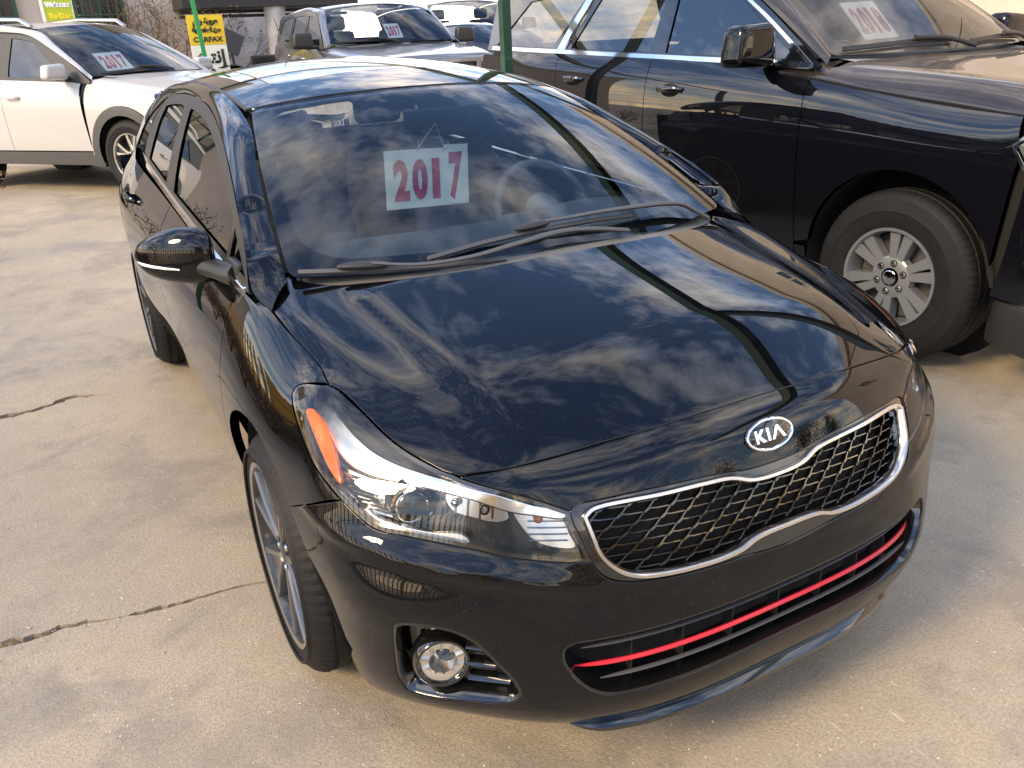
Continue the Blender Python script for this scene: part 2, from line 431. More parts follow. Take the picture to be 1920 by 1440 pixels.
#SIDE[station][row]
SIDE=[
[(.80,.56,.20),(.83,.555,.30),(.85,.55,.42),(.862,.55,.54),(.86,.555,.64),(.836,.585,.757),(.755,.70,.864)],
[(.81,.88,.20),(.84,.88,.30),(.868,.88,.42),(.887,.88,.54),(.887,.88,.65),(.862,.88,.765),(.77,.90,.908)],
[(.80,1.3,.2),(.833,1.3,.30),(.865,1.3,.43),(.884,1.3,.56),(.887,1.3,.68),(.871,1.3,.81),(.795,1.25,.963)],
[(.795,2.,.2),(.83,2.,.30),(.863,2.,.43),(.882,2.,.56),(.89,2.,.70),(.883,2.,.84),(.797,2.,1.0)],
[(.795,2.8,.2),(.83,2.8,.30),(.863,2.8,.43),(.882,2.8,.56),(.89,2.8,.70),(.883,2.8,.87),(.787,2.8,1.045)],
[(.80,3.58,.2),(.835,3.58,.30),(.872,3.58,.43),(.89,3.58,.56),(.893,3.58,.70),(.88,3.58,.90),(.765,3.58,1.09)],
[(.75,4.15,.25),(.77,4.17,.33),(.80,4.18,.45),(.81,4.18,.58),(.80,4.16,.72),(.78,4.14,.92),(.66,4.1,1.08)]]
#TOP[station][col], col0 = edge (shared with SIDE r6), centre last
TOP=[
[(.625,.48,.85),(.45,.40,.86),(.24,.36,.868),(0,.35,.872)],
[(.64,.78,.915),(.45,.68,.925),(.24,.62,.935),(0,.60,.94)],
[(.66,1.10,.985),(.47,1.0,.99),(.25,.93,1.0),(0,.90,1.0)]]
def build_cage(FRONT=FRONT,SIDE=SIDE,TOP=TOP):
    key={};V=[];F=[]
    def vid(p,s):
        x=p[0]*s
        k=(round(x,4),round(p[1],4),round(p[2],4))
        if k not in key:key[k]=len(V);V.append((x,p[1],p[2]))
        return key[k]
    nr=len(FRONT);nc=len(FRONT[0])
    S=[[FRONT[r][nc-1] for r in range(nr)]]+[list(s) for s in SIDE]
    T=[[FRONT[nr-1][c] for c in range(nc-1,-1,-1)]]+[[S[i+1][nr-1]]+list(t) for i,t in enumerate(TOP)]
    for s in(-1,1):
        def q(a,b,c,d):
            i=[vid(p,s) for p in(a,b,c,d)]
            F.append(i if s>0 else i[::-1])
        for r in range(nr-1):
            for k in range(nc-1):q(FRONT[r][k],FRONT[r][k+1],FRONT[r+1][k+1],FRONT[r+1][k])
        for i in range(len(S)-1):
            for r in range(nr-1):q(S[i][r],S[i+1][r],S[i+1][r+1],S[i][r+1])
        for i in range(len(T)-1):
            for k in range(nc-1):q(T[i][k],T[i+1][k],T[i+1][k+1],T[i][k+1])
    return np.array(V),np.array(F)
# ================================================================== the black car in front
CV,CF=build_cage(); CV=interp_cage(CV,CF); BV,BF=subdiv(CV,CF,5); BODY=Surf(BV,BF)
AX=.85
def cyl2(P): return (math.atan2(P[0],AX-P[1])*.8,P[2])
def ev_cyl(a,b):
    f=a/.8; s,c=math.sin(f),math.cos(f); return BODY.cast((2.2*s,AX-2.2*c,b),(-s,c,0))
def ev_plan(a,b): return BODY.cast((a,b,2.5),(0,0,-1))
def ev_side(sg): return lambda a,b: BODY.cast((sg*2.5,a,b),(-sg,0,0))
def ev_diag(sg):
    return lambda a,b: BODY.cast((sg*(-.6*b+.8*2.5),a,.8*b+.6*2.5),(-sg*.8,0,-.6))
def diag2(P): return (P[1],-.6*abs(P[0])+.8*P[2])
def side3(y,z): return tuple(ev_side(1)(y,z)[0])
car=empty('parked_car',(0,0,0),'glossy black car in the foreground with a red strip across its bumper','car')
def both(P): return [(-p[0],)+tuple(p[1:]) for p in P]
SHUT=[(0,.153,.80),(.1,.153,.799),(.25,.160,.794),(.363,.176,.785),(.45,.19,.777),(.542,.211,.77),(.622,.250,.76)]
LTOP=[(.623,.248,.758),(.569,.188,.741),(.509,.153,.717),(.459,.124,.693)]
LIN=[(.459,.124,.693),(.459,.116,.675),(.451,.097,.64),(.441,.079,.60)]
LBOT=[(.441,.079,.60),(.501,.103,.609),(.578,.146,.624),(.634,.187,.639),(.689,.233,.649),(.735,.275,.655),(.775,.322,.660),(.795,.355,.677),(.812,.393,.699)]
LOUT=[(.812,.393,.699),(.824,.436,.720),(.830,.491,.741),(.829,.55,.762),(.825,.611,.782),(.817,.667,.803),(.809,.692,.818),(.798,.693,.831),(.78,.658,.846),(.748,.612,.853)]
LHOOD=[(.748,.612,.853),(.737,.588,.85),(.726,.545,.84),(.715,.481,.823),(.703,.424,.805),(.689,.374,.79),(.672,.334,.779),(.654,.298,.77),(.643,.277,.765),(.622,.250,.76)]
BFG=[(.812,.393,.699),(.846,.467,.665),(.869,.614,.591)]
ARCHF=[(.869,.614,.591),(.862,.548,.505),(.85,.512,.42),(.83,.497,.33),(.80,.50,.21)]
BBOT=[(.80,.50,.21),(.72,.335,.205),(.62,.225,.20),(.47,.12,.192),(.24,.05,.188),(0,.04,.188)]
GARN=[(.459,.124,.693),(.452,.124,.699),(.439,.123,.7035),(.405,.114,.7045),(.342,.101,.706),(.272,.09,.705),(.16,.078,.700),(.115,.073,.696),(.07,.069,.690),(0,.068,.688)]
SURR=[(.441,.079,.60),(.436,.076,.588),(.420,.065,.567),(.388,.052,.552),(.30,.03,.541),(.20,.017,.537),(.12,.012,.535),(.05,.009,.529),(0,.008,.527)]
def sym(segs,h=.015,cv=cyl2):
    """closed loop from right-half segments running centre -> out -> centre"""
    half=outline(segs,h)+[np.array(segs[-1][-1],float)]
    R=[cv(p) for p in half]; Lf=[cv((-p[0],p[1],p[2])) for p in half]
    return [np.array(p) for p in R]+[np.array(p) for p in Lf[::-1][1:-1]]
LOWG=[(0,-.008,.453),(.2,-.002,.452),(.346,.019,.45),(.424,.039,.449),(.49,.064,.447)]
LOWG2=[(.49,.064,.447),(.512,.07,.435),(.516,.069,.41),(.503,.059,.377),(.479,.046,.344),(.449,.036,.323),(.42,.028,.314),(.347,.012,.311),(.266,.0,.311),(.1,-.008,.314),(0,-.009,.315)]
FOGP=[(.776,.253,.482),(.738,.216,.491),(.688,.178,.480),(.657,.158,.457),(.625,.134,.412),(.597,.111,.365),(.590,.107,.332),(.605,.12,.312),(.688,.19,.302),(.742,.245,.298),(.765,.272,.302),(.776,.28,.326),(.781,.276,.39),(.782,.264,.455)]
bump_out=sym([SURR[::-1],LBOT,BFG,ARCHF,BBOT])
fogL=[np.array(cyl2(p)) for p in crom(FOGP,.012,True)]; fogR=[np.array((-p[0],p[1])) for p in fogL]
lowg=sym([LOWG,LOWG2],.012)
def bcrease(a,b):
    x=.87*math.sin(min(1.4,abs(a)/.8)); zc=.550+.075*(x-.44)/.30
    f=max(0,min(1,(x-.36)/.14)); g=max(0,min(1,(.865-x)/.06)); f=f*f*(3-2*f)*g*g*(3-2*g); d=b-zc
    return .010*f*math.exp(-(d/(.030 if d>0 else .016))**2)
def ev_bump(a,b):
    P,n=ev_cyl(a,b); e=.004; t=np.cross((0,0,1.),n); t/=np.linalg.norm(t); w_=np.cross(n,t)
    ga=(bcrease(a+e,b)-bcrease(a-e,b))/(2*e); gb_=(bcrease(a,b+e)-bcrease(a,b-e))/(2*e)
    m_=n-t*ga-w_*gb_; return P+n*bcrease(a,b),m_/np.linalg.norm(m_)
panel('bumper',ev_bump,bump_out,[lowg,fogL,fogR],h=.016,parent=car,flange=.02)
garn=sym([SHUT,LTOP,GARN],.012); panel('bumper_garnish',ev_cyl,garn,h=.02,parent=car,flange=.012)
# hood
HREAR=[(0,.790,0),(.075,.790,0),(.2,.798,0),(.325,.818,0),(.46,.869,0),(.528,.908,0),(.635,.997,0),(.70,1.085,0)]
HJ=[(.70,1.085,0),(.729,1.028,0),(.766,.958,0)]
HGAP=[(.766,.958,.923),(.759,.853,.902),(.747,.748,.882),(.742,.684,.868),(.748,.612,.853)]
hood=sym([HREAR,HJ,HGAP,LHOOD,SHUT[::-1]],.015,lambda p:(p[0],p[1]))
def hood_bump(x,y):
    x=abs(x); t=(y-.18)/.85; xc=.50+.10*max(0,min(1,t))
    s=1/(1+math.exp((x-xc)/.013)); f=max(0,min(1,(y-.17)/.25)); f=f*f*(3-2*f); g=max(0,min(1,(1.02-y)/.18)); g=g*g*(3-2*g)
    return .014*s*f*g
def ev_hood(a,b):
    P,n=ev_plan(a,b); e=.004
    gx=(hood_bump(a+e,b)-hood_bump(a-e,b))/(2*e); gy=(hood_bump(a,b+e)-hood_bump(a,b-e))/(2*e)
    P=P+np.array((0,0,hood_bump(a,b))); n=n/n[2]-np.array((gx,gy,0)); return P,n/np.linalg.norm(n)
panel('hood',ev_hood,hood,h=.019,parent=car,flange=.014)
# fenders, doors, quarter panels, sills
ARC=lambda cy,a0,a1,R=.383:[(cy+R*math.cos(R_(a)),.318+R*math.sin(R_(a))) for a in np.linspace(a0,a1,15)]
FRONT_GAP=[(1.31,.245),(1.30,.38),(1.262,.52),(1.205,.66),(1.176,.77),(1.180,.87),(1.178,.93)]
def yz3(L): return [side3(y,z) for y,z in L]
for sg in(-1,1):
    e=ev_diag(sg)
    a_top=ARC(.876,134.5,0); a_top=[p for p in a_top]
    seg_arch=[(.869,.614,.591)]+yz3(a_top[1:])+[side3(1.245,.24)]
    top=[(.80,1.178,.938),(.782,1.10,.941),(.766,.958,.923)]
    segs=[HGAP,LOUT[::-1],BFG,seg_arch,[side3(1.245,.24),side3(1.31,.245)],yz3(FRONT_GAP),[side3(1.178,.93),(.80,1.178,.938)],top]
    O=[np.array(diag2(p)) for p in outline(segs,.015)]
    panel('fender',e,O,h=.024,parent=car,flange=.025)
    s2=ev_side(sg)
    belt=lambda y:.949+.046*(y-1.1)+.004*(y-1.1)**2-.004*max(0,y-1.1)
    fd=[[(y,z) for y,z in FRONT_GAP],[(1.178,.93),(1.178,belt(1.178))],[(1.178,belt(1.178)),(1.7,belt(1.7)),(2.29,belt(2.29))],[(2.29,belt(2.29)),(2.30,.8),(2.30,.5),(2.29,.255)],[(2.29,.255),(1.31,.245)]]
    panel('front_door',s2,outline(fd,.02),h=.04,parent=car)
    ra=ARC(3.58,180,128)
    rd=[[(2.295,belt(2.29)),(2.305,.8),(2.305,.5),(2.295,.255)],[(2.295,.255),(3.17,.255)],[(3.17,.255)]+ra[2:],[ra[-1],(3.42,.78),(3.40,belt(3.4))],[(3.40,belt(3.4)),(2.9,belt(2.9)),(2.295,belt(2.29))]]
    panel('rear_door',s2,outline(rd,.02),h=.04,parent=car)
    qp=[[(3.405,belt(3.4)),(3.425,.78),ra[-1]],ARC(3.58,128,0),[ARC(3.58,128,0)[-1],(3.98,.26),(4.13,.3)],[(4.13,.3),(4.14,.9)],[(4.14,.9),(4.06,belt(4.06)+.01),(3.405,belt(3.4))]]
    panel('quarter_panel',s2,outline(qp,.02),h=.04,parent=car)
    sp=[[(1.25,.205),(1.25,.238)],[(1.25,.238),(3.17,.248)],[(3.17,.248),(3.17,.205)],[(3.17,.205),(1.25,.205)]]
    panel('sill',s2,outline(sp,.03),h=.03,parent=car)
    # wheel-well liner and belt chrome
    for cy in(.876,3.58):
        mb=MB(); mb.lathe([(.385,-.02),(.40,-.30)],Matrix.Translation((sg*.86,cy,.318))@Matrix.Diagonal((sg,1,1,1)),32,(R_(-100),R_(100)))
        mb.lathe([(.40,-.30),(.02,-.31)],Matrix.Translation((sg*.86,cy,.318))@Matrix.Diagonal((sg,1,1,1)),32)
        mb.build('wheel_liner','void',car,sharp=0)
mb=MB(); mb.box((0,2.4,.235),(.62,1.70,.02)); mb.box((0,.36,.46),(.40,.02,.14)); mb.box((0,1.14,.55),(.66,.02,.30)); mb.build('underbody','void',car,smooth=False)  # black floor and firewall boxes added to block light under the body
mb=MB(); mb.grid([[(x,4.16+.02*math.cos(x*2),z) for x in np.linspace(-.8,.8,9)] for z in(.25,.5,.75,1.02)]); mb.build('tailgate','paint_black',car)
# ------------------------------------------------------------------ windscreen, roof, pillars
def W(u,v):
    w_=.708+(.563-.708)*v+.012*4*v*(1-v)
    yc=.86+.86*v;ye=1.042+.804*v
    zc=.972+.406*v+.030*4*v*(1-v);ze=.985+.353*v+.020*4*v*(1-v)
    q=u*u
    return np.array((u*w_,yc+(ye-yc)*q,zc+(ze-zc)*q))
def ev_W(a,b):
    P=W(a,b);du=W(a+1e-3,b)-W(a-1e-3,b);dv=W(a,b+1e-3)-W(a,b-1e-3);n=np.cross(du,dv);n/=np.linalg.norm(n)
    if n[2]<0:n=-n
    return P,n
def rrect(a0,a1,b0,b1,r,k=8,asp=1.0):
    o=[]
    for cx,cy,s in((a1-r,b0+r*asp,270),(a1-r,b1-r*asp,0),(a0+r,b1-r*asp,90),(a0+r,b0+r*asp,180)):
        for i in range(k+1):
            t=R_(s+90*i/k); o.append(np.array((cx+r*math.cos(t),cy+r*asp*math.sin(t))))
    return o
def dens(p,h):
    p=list(p);o=[]
    for i in range(len(p)):
        a,b=p[i],p[(i+1)%len(p)];n=max(1,int(np.linalg.norm(b-a)/h))
        o+=[a+(b-a)*k/n for k in range(n)]
    return o
ws=dens(rrect(-.985,.985,.0,.992,.03),.05)
panel('windscreen',ev_W,ws,h=.06,gap=0,m='windscreen',parent=car,flange=0)
hole=dens(rrect(-.925,.925,.07,.945,.17,12,.75),.05)
panel('windscreen_border',ev_W,ws,[hole],h=.05,gap=0,m='frit',parent=car,flange=0,offset=-.005)
def zc_(y): return float(np.interp(y,ZY,ZZ))
ZY=np.linspace(1.6,4.3,60)
_zp=crom([(1.6,1.348),(1.72,1.378),(1.85,1.404),(2.1,1.441),(2.4,1.466),(2.75,1.474),(3.1,1.462),(3.5,1.418),(3.9,1.31),(4.3,1.12)],.01)
ZZ=np.interp(ZY,[p[0] for p in _zp],[p[1] for p in _zp])
def roofz(x,y): return zc_(y)-.066*(abs(x)/.563)**2.2
def ev_roof(a,b):
    e=.01; n=np.array((-(roofz(a+e,b)-roofz(a-e,b))/(2*e),-(roofz(a,b+.06)-roofz(a,b-.06))/.12,1)); return np.array((a,b,roofz(a,b))),n/np.linalg.norm(n)
DITCH=[(.560,1.852),(.566,2.1),(.567,2.5),(.563,2.9),(.55,3.3),(.53,3.68)]
fr=[(0,1.728),(.2,1.744),(.4,1.792),(.560,1.852)]
rear=[(.53,3.68),(.3,3.70),(0,3.705)]
half=crom(fr,.03)[:-1]+crom(DITCH,.04)[:-1]+crom(rear,.04)
roof=[np.array(p) for p in half]+[np.array((-p[0],p[1])) for p in half[::-1][1:-1]]
sunr=dens(rrect(-.43,.43,2.02,2.86,.09),.05)
panel('roof',ev_roof,roof,[sunr],h=.06,parent=car,gap=.004,flange=.012)
panel('sunroof',ev_roof,sunr,h=.06,parent=car,gap=.004,flange=.012,m='piano_black')
rg=[np.array(p) for p in crom([(0,3.715),(.3,3.71),(.52,3.69)],.05)]+[np.array(p) for p in crom([(.54,3.9),(.5,4.2),(0,4.25)],.05)]
rg+= [np.array((-p[0],p[1])) for p in rg[::-1][1:-1]]
panel('rear_window',ev_roof,rg,h=.08,parent=car,m='side_glass')
def XS(z,y): return .80-.30*(z-.97)-.4*(z-.97)**2-.012*max(0,1.35-y)-.05*max(0,y-3.1)
def ev_glass(sg):
    def f(a,b):
        n=np.array((1,.0,.30+.8*(b-.97)));n/=np.linalg.norm(n)
        return np.array((sg*XS(b,a),a,b)),np.array((sg*n[0],n[1],n[2]))
    return f
OUTER=[(.771,.962,.926),(.790,1.05,.962),(.776,1.14,1.040),(.745,1.31,1.121),(.712,1.50,1.193),(.671,1.78,1.277),(.634,2.11,1.34),(.620,2.46,1.3655),(.619,2.84,1.3655),(.640,3.15,1.335),(.70,3.45,1.235),(.745,3.72,1.10)]
INNER=[tuple(W(1.0,v)) for v in(-.02,.03,.15,.34,.58,.84)]+[(x,y,roofz(x,y)) for x,y in((.572,2.1),(.573,2.5),(.569,2.9),(.556,3.3),(.537,3.66),(.54,4.0))]
for sg in(-1,1):
    I=crom(INNER,.04);O=crom(OUTER,.04)
    def rs(C,n=56):
        C=np.array(C);L_=np.r_[0,np.cumsum(np.linalg.norm(np.diff(C,axis=0),axis=1))];t=np.linspace(0,L_[-1],n);return np.stack([np.interp(t,L_,C[:,k]) for k in range(3)],-1)
    # match by parameter (same index spacing)
    def par(C,n=60):
        C=[np.array(p) for p in C];m_=len(C)-1;o=[]
        F_=crom(C,1e9)  # nodes
        full=[];
        for i in range(m_):
            pass
        return C
    # blend: sample both control polygons with the same number per span
    def span(C,k=8):
        P=[np.array(p,float) for p in C];o=[]
        for i in range(len(P)-1):
            p1,p2=P[i],P[i+1];p0=P[i-1] if i>0 else 2*p1-p2;p3=P[i+2] if i+2<len(P) else 2*p2-p1
            for j in range(k):
                t=j/k;o.append(.5*((2*p1)+(-p0+p2)*t+(2*p0-5*p1+4*p2-p3)*t*t+(-p0+3*p1-3*p2+p3)*t**3))
        o.append(P[-1]);return o
    A_,B_=span(INNER),span(OUTER);G=[]
    for i,(a,b) in enumerate(zip(A_,B_)):
        t=(A_[min(i+1,len(A_)-1)]-A_[max(i-1,0)]);cdir=np.cross(b-a,t);cdir/=np.linalg.norm(cdir)
        if cdir[0]<0:cdir=-cdir
        wd=np.linalg.norm(b-a);row=[]
        for k in range(-1,10):
            s=min(max(k,0),8)/8; p=a+(b-a)*s+cdir*((.15 if i>16 else .10)*wd*4*s*(1-s)*(.75+.25*s))
            if k==-1:p=p-np.array((0,0,.012))
            if k==9:p=p-np.array((.012,0,0))
            row.append((sg*p[0],p[1],p[2]))
        G.append(row)
    mb=MB();mb.grid(G); o=mb.build('roof_pillar','paint_black',car,sharp=50)
    bm=bmesh.new();bm.from_mesh(o.data);bmesh.ops.recalc_face_normals(bm,faces=bm.faces)
    if sum(f.normal.x*sg*f.calc_area() for f in bm.faces)<0: bmesh.ops.reverse_faces(bm,faces=bm.faces)
    bm.to_mesh(o.data);bm.free();auto_sharp(o,50)
    mb=MB();mb.grid([[(sg*.655,1.12,.978),(sg*.80,1.20,.945)],[(sg*.675,1.03,.962),(sg*.766,.955,.918)]]);mb.build('pillar_seal','paint_black',car)
    # ditch moulding
    fr_=frames_on(ev_roof,[(sg*(p[0]+.004),p[1]) for p in crom(DITCH,.05)],False,-.004)
    sweep('roof_moulding',fr_,[(-.008,0),(-.006,.006),(.006,.006),(.008,0)],'plastic_black',car,False)
    # side frames + glass, 2-D (y,z)
    e=ev_glass(sg); oy=[(p[1],p[2]-.004) for p in crom([(q[1],0,q[2]) for q in OUTER[:10]],.03)] if 0 else [(p[0],p[1]-.003) for p in crom([(q[1],q[2]) for q in OUTER[1:11]],.03)]
    bl=lambda y:.958+.046*(y-1.1)+.004*(y-1.1)**2
    beltp=[(y,bl(y)) for y in np.linspace(3.42,1.05,20)]
    frame=[np.array(p) for p in oy+beltp]
    top=lambda y:float(np.interp(y,[p[0] for p in oy],[p[1] for p in oy]))
    w1=[(1.335,bl(1.335)+.03),(1.335,1.095)]+[(y,top(y)-.04) for y in np.linspace(1.42,2.44,14)]+[(2.455,1.315),(2.335,bl(2.335)+.022)]
    w0=[(1.10,bl(1.10)+.025),(1.16,1.01),(1.295,1.075),(1.295,bl(1.295)+.03)]
    w2=[(2.535,bl(2.535)+.022),(2.60,1.318)]+[(y,top(y)-.04) for y in np.linspace(2.64,3.06,7)]+[(3.10,1.25),(3.12,bl(3.12)+.025)]
    ws_=[dens([np.array(p) for p in q],.05) for q in(w0,w1,w2)]
    panel('window_frame',e,frame,ws_,h=.05,gap=.001,m='plastic_black',parent=car,flange=.01)
    for q in ws_: panel('side_window',e,q,h=.08,gap=0,m='side_glass',parent=car,flange=0,offset=-.006)
    fr_=frames_on(e,[(y,bl(y)-.004) for y in np.linspace(1.08,3.40,40)],False,.002)
    sweep('belt_chrome',fr_,[(-.012,-.002),(-.008,.007),(.008,.007),(.012,-.002)],'chrome',car,False)
# ------------------------------------------------------------------ grille
CH_T=[(0,.058,.6655),(.04,.058,.6665),(.075,.061,.671),(.117,.069,.6845),(.187,.075,.690),(.283,.085,.6925),(.345,.096,.6945),(.40,.108,.694),(.422,.111,.690),(.435,.112,.680)]
CH_B=[(.435,.112,.680),(.432,.09,.645),(.424,.08,.615),(.41,.068,.592),(.385,.055,.570),(.35,.045,.557),(.30,.035,.551),(.24,.025,.548),(.175,.02,.5475),(.125,.018,.552),(.09,.02,.562),(.05,.02,.5655),(0,.02,.5655)]
ring=sym([CH_T,CH_B],.008)
surround=sym([GARN[::-1],LIN,SURR],.012)
grille=panel('grille',ev_cyl,surround,[inset(ring,.004)],h=.02,gap=.002,m='piano_black',parent=car,flange=.04,offset=-.004)
fr_=frames_on(ev_cyl,[tuple(p) for p in ring],True)
sweep('grille_frame',fr_,[(-.0068,-.012),(-.0064,.001),(-.0034,.0052),(.0026,.0052),(.0064,.0005),(.0068,-.012)],'satin_chrome',grille,True)
panel('grille_backing',ev_cyl,inset(ring,-.004),h=.05,gap=0,m='void',parent=grille,flange=0,offset=-.06)
inn=inset(ring,.004); a0,a1=np.array(ring)[:,0].min(),np.array(ring)[:,0].max()
mb=MB(); pa,pb=.056,.0172
_cache={}
def gp(a,b):
    k=(round(a,4),round(b,4))
    if k not in _cache:_cache[k]=ev_cyl(a,b)
    return _cache[k]
def strip(p,q,th,dep,off):
    if not in_poly([((p[0]+q[0])/2,(p[1]+q[1])/2)],inn)[0]: return
    (P,n),(Q,m_)=gp(*p),gp(*q); P=P+n*off;Q=Q+m_*off
    t=Q-P;t/=np.linalg.norm(t);b=np.cross(n,t);b/=np.linalg.norm(b)
    V=[]
    for X,nn in((P,n),(Q,m_)):
        for s1,s2 in((-1,0),(1,0),(.7,-1),(-.7,-1)): V.append(X+b*th*s1+nn*dep*s2)
    mb.add(V,[(0,1,5,4),(1,2,6,5),(2,3,7,6),(3,0,4,7),(0,3,2,1),(4,5,6,7)])
for j in range(-1,11):
    b=.548+j*pb; sh=(j%2)*pa/2-(pa*.08)*j
    for i in range(-11,12):
        a=i*pa+sh
        A=(a,b);B=(a+pa*.55,b-.0018);C=(a+pa*.72,b+.0032);D=(a+pa,b)
        strip(A,B,.0012,.011,-.02); strip(B,C,.0024,.014,-.016); strip(C,D,.0012,.011,-.018)
        strip(C,(a+pa*.98,b+pb*.96),.0014,.012,-.018); strip(A,(a-pa*.02,b),.001,.01,-.02)
mb.build('grille_mesh','piano_black',grille,smooth=False)
# ------------------------------------------------------------------ emblem
P,n=ev_cyl(0,.7405); up=np.array((0,0,1.))-n*n[2]; up/=np.linalg.norm(up); rt=np.cross(up,n)
rt=np.array((1.,0,0)); 
E4=Matrix(((rt[0],up[0],n[0],P[0]),(rt[1],up[1],n[1],P[1]),(rt[2],up[2],n[2],P[2]),(0,0,0,1)))
el=lambda a,b,z,k=48:[(a*math.cos(2*math.pi*i/k),b*math.sin(2*math.pi*i/k),z) for i in range(k)]
mb=MB(); V=[E4@Vector(v) for q in(el(.064,.0335,-.004),el(.064,.0335,.002),el(.061,.0305,.0045)) for v in q]+[E4@Vector((0,0,.0055))]
F=[(i,(i+1)%48,48+(i+1)%48,48+i) for i in range(48)]+[(48+i,48+(i+1)%48,96+(i+1)%48,96+i) for i in range(48)]+[(96+i,96+(i+1)%48,144) for i in range(48)]
mb.add(V,F); emb=mb.build('emblem','piano_black',car)
mb=MB(); mb.tube([E4@Vector(v) for v in el(.060,.0300,.004)],.0032,8,True); mb.build('emblem_ring','chrome',emb)
def poly_ext(mb,pts,z0,z1,M_):
    n_=len(pts); V=[M_@Vector((x,y,z0)) for x,y in pts]+[M_@Vector((x,y,z1)) for x,y in pts]
    mb.add(V,[tuple(range(n_))[::-1],tuple(range(n_,2*n_))]+[(i,(i+1)%n_,n_+(i+1)%n_,n_+i) for i in range(n_)])
LT=[[(-.041,-.013),(-.034,-.013),(-.034,-.002),(-.024,-.013),(-.0135,-.013),(-.027,.001),(-.015,.014),(-.0245,.014),(-.034,.003),(-.034,.014),(-.041,.014)],
    [(-.0095,-.013),(-.0025,-.013),(-.0025,.014),(-.0095,.014)],
    [(.0015,-.013),(.0085,-.013),(.020,.0055),(.0315,-.013),(.0395,-.013),(.0235,.014),(.0165,.014)]]
for L_ in LT:
    mb=MB(); poly_ext(mb,L_,.003,.0068,E4); mb.build('letter','chrome',emb,smooth=False)
# ------------------------------------------------------------------ lower grille
tun=frames_on(ev_cyl,[tuple(p) for p in lowg],True)
lower=sweep('lower_grille',tun,[(-.004,-.003),(.006,-.004),(.012,-.02),(.004,-.10),(-.006,-.10)] if 0 else [(-.002,-.004),(.004,-.005),(.007,-.03),(.004,-.10),(-.004,-.10)],'piano_black',car,True)
# make sure the lip points inward
panel('grille_backing',ev_cyl,inset(lowg,-.01),h=.06,gap=0,m='void',parent=lower,flange=0,offset=-.085)
def bar(name,z0,z1,xs,rec,prof,m,par,tip=.0):
    A=[]
    for x in np.linspace(-xs,xs,41):
        t=abs(x)/xs; P,n=ev_cyl(math.atan2(x,AX-.05-.1*x*x)*.8,z0+(z1-z0)*t*t); 
        hn=np.array((n[0],n[1],0));hn/=np.linalg.norm(hn)
        k=1-.75*max(0,(t-.86)/.14)**1.5
        A.append((P-hn*(rec+tip*t**4),np.array((0,0,1.))*k,hn*k))
    return sweep(name,A,prof,m,par,False)
bar('slat',.424,.420,.47,.020,[(-.0018,.0),(0,.002),(.0018,.0),(.0012,-.008),(-.0012,-.008)],'plastic_grey',lower)
bar('red_strip',.384,.374,.486,.020,[(-.0038,.001),(-.002,.004),(.0015,.004),(.0042,-.001),(.002,-.006),(-.003,-.006)],'red_plastic',lower,tip=.012)
bar('slat',.347,.347,.43,.020,[(-.0018,.0),(0,.002),(.0018,.0),(.0012,-.008),(-.0012,-.008)],'plastic_grey',lower)
for x in np.arange(-.36,.37,.12):
    mb=MB(); G=[]
    for z in(.318,.36,.40,.452):
        P,n=ev_cyl(math.atan2(x,AX-.05)*.8,z); hn=np.array((n[0],n[1],0));hn/=np.linalg.norm(hn); t=np.array((-hn[1],hn[0],0)); G.append([P-hn*.040-t*.0014,P-hn*.040+t*.0014,P-hn*.07])
    mb.grid(G); mb.build('grille_post','plastic_black',lower,smooth=False)
# ------------------------------------------------------------------ chin lip
A=[]
for p in crom([(-.48,.11,0),(-.24,.045,0),(0,.03,0),(.24,.045,0),(.48,.11,0)],.03):
    P,n=ev_cyl(math.atan2(p[0],AX-p[1])*.8,.206); hn=np.array((n[0],n[1],0));hn/=np.linalg.norm(hn)
    k=max(.05,1-max(0,(abs(p[0])-.40)/.08)**2)
    A.append((P-hn*.008*k,np.array((0,0,1.))*k,hn*k))
sweep('chin_lip',A,[(-.018,-.02),(-.018,.016),(-.014,.024),(-.004,.025),(.010,.008),(.016,-.01)],'piano_black',car,False)
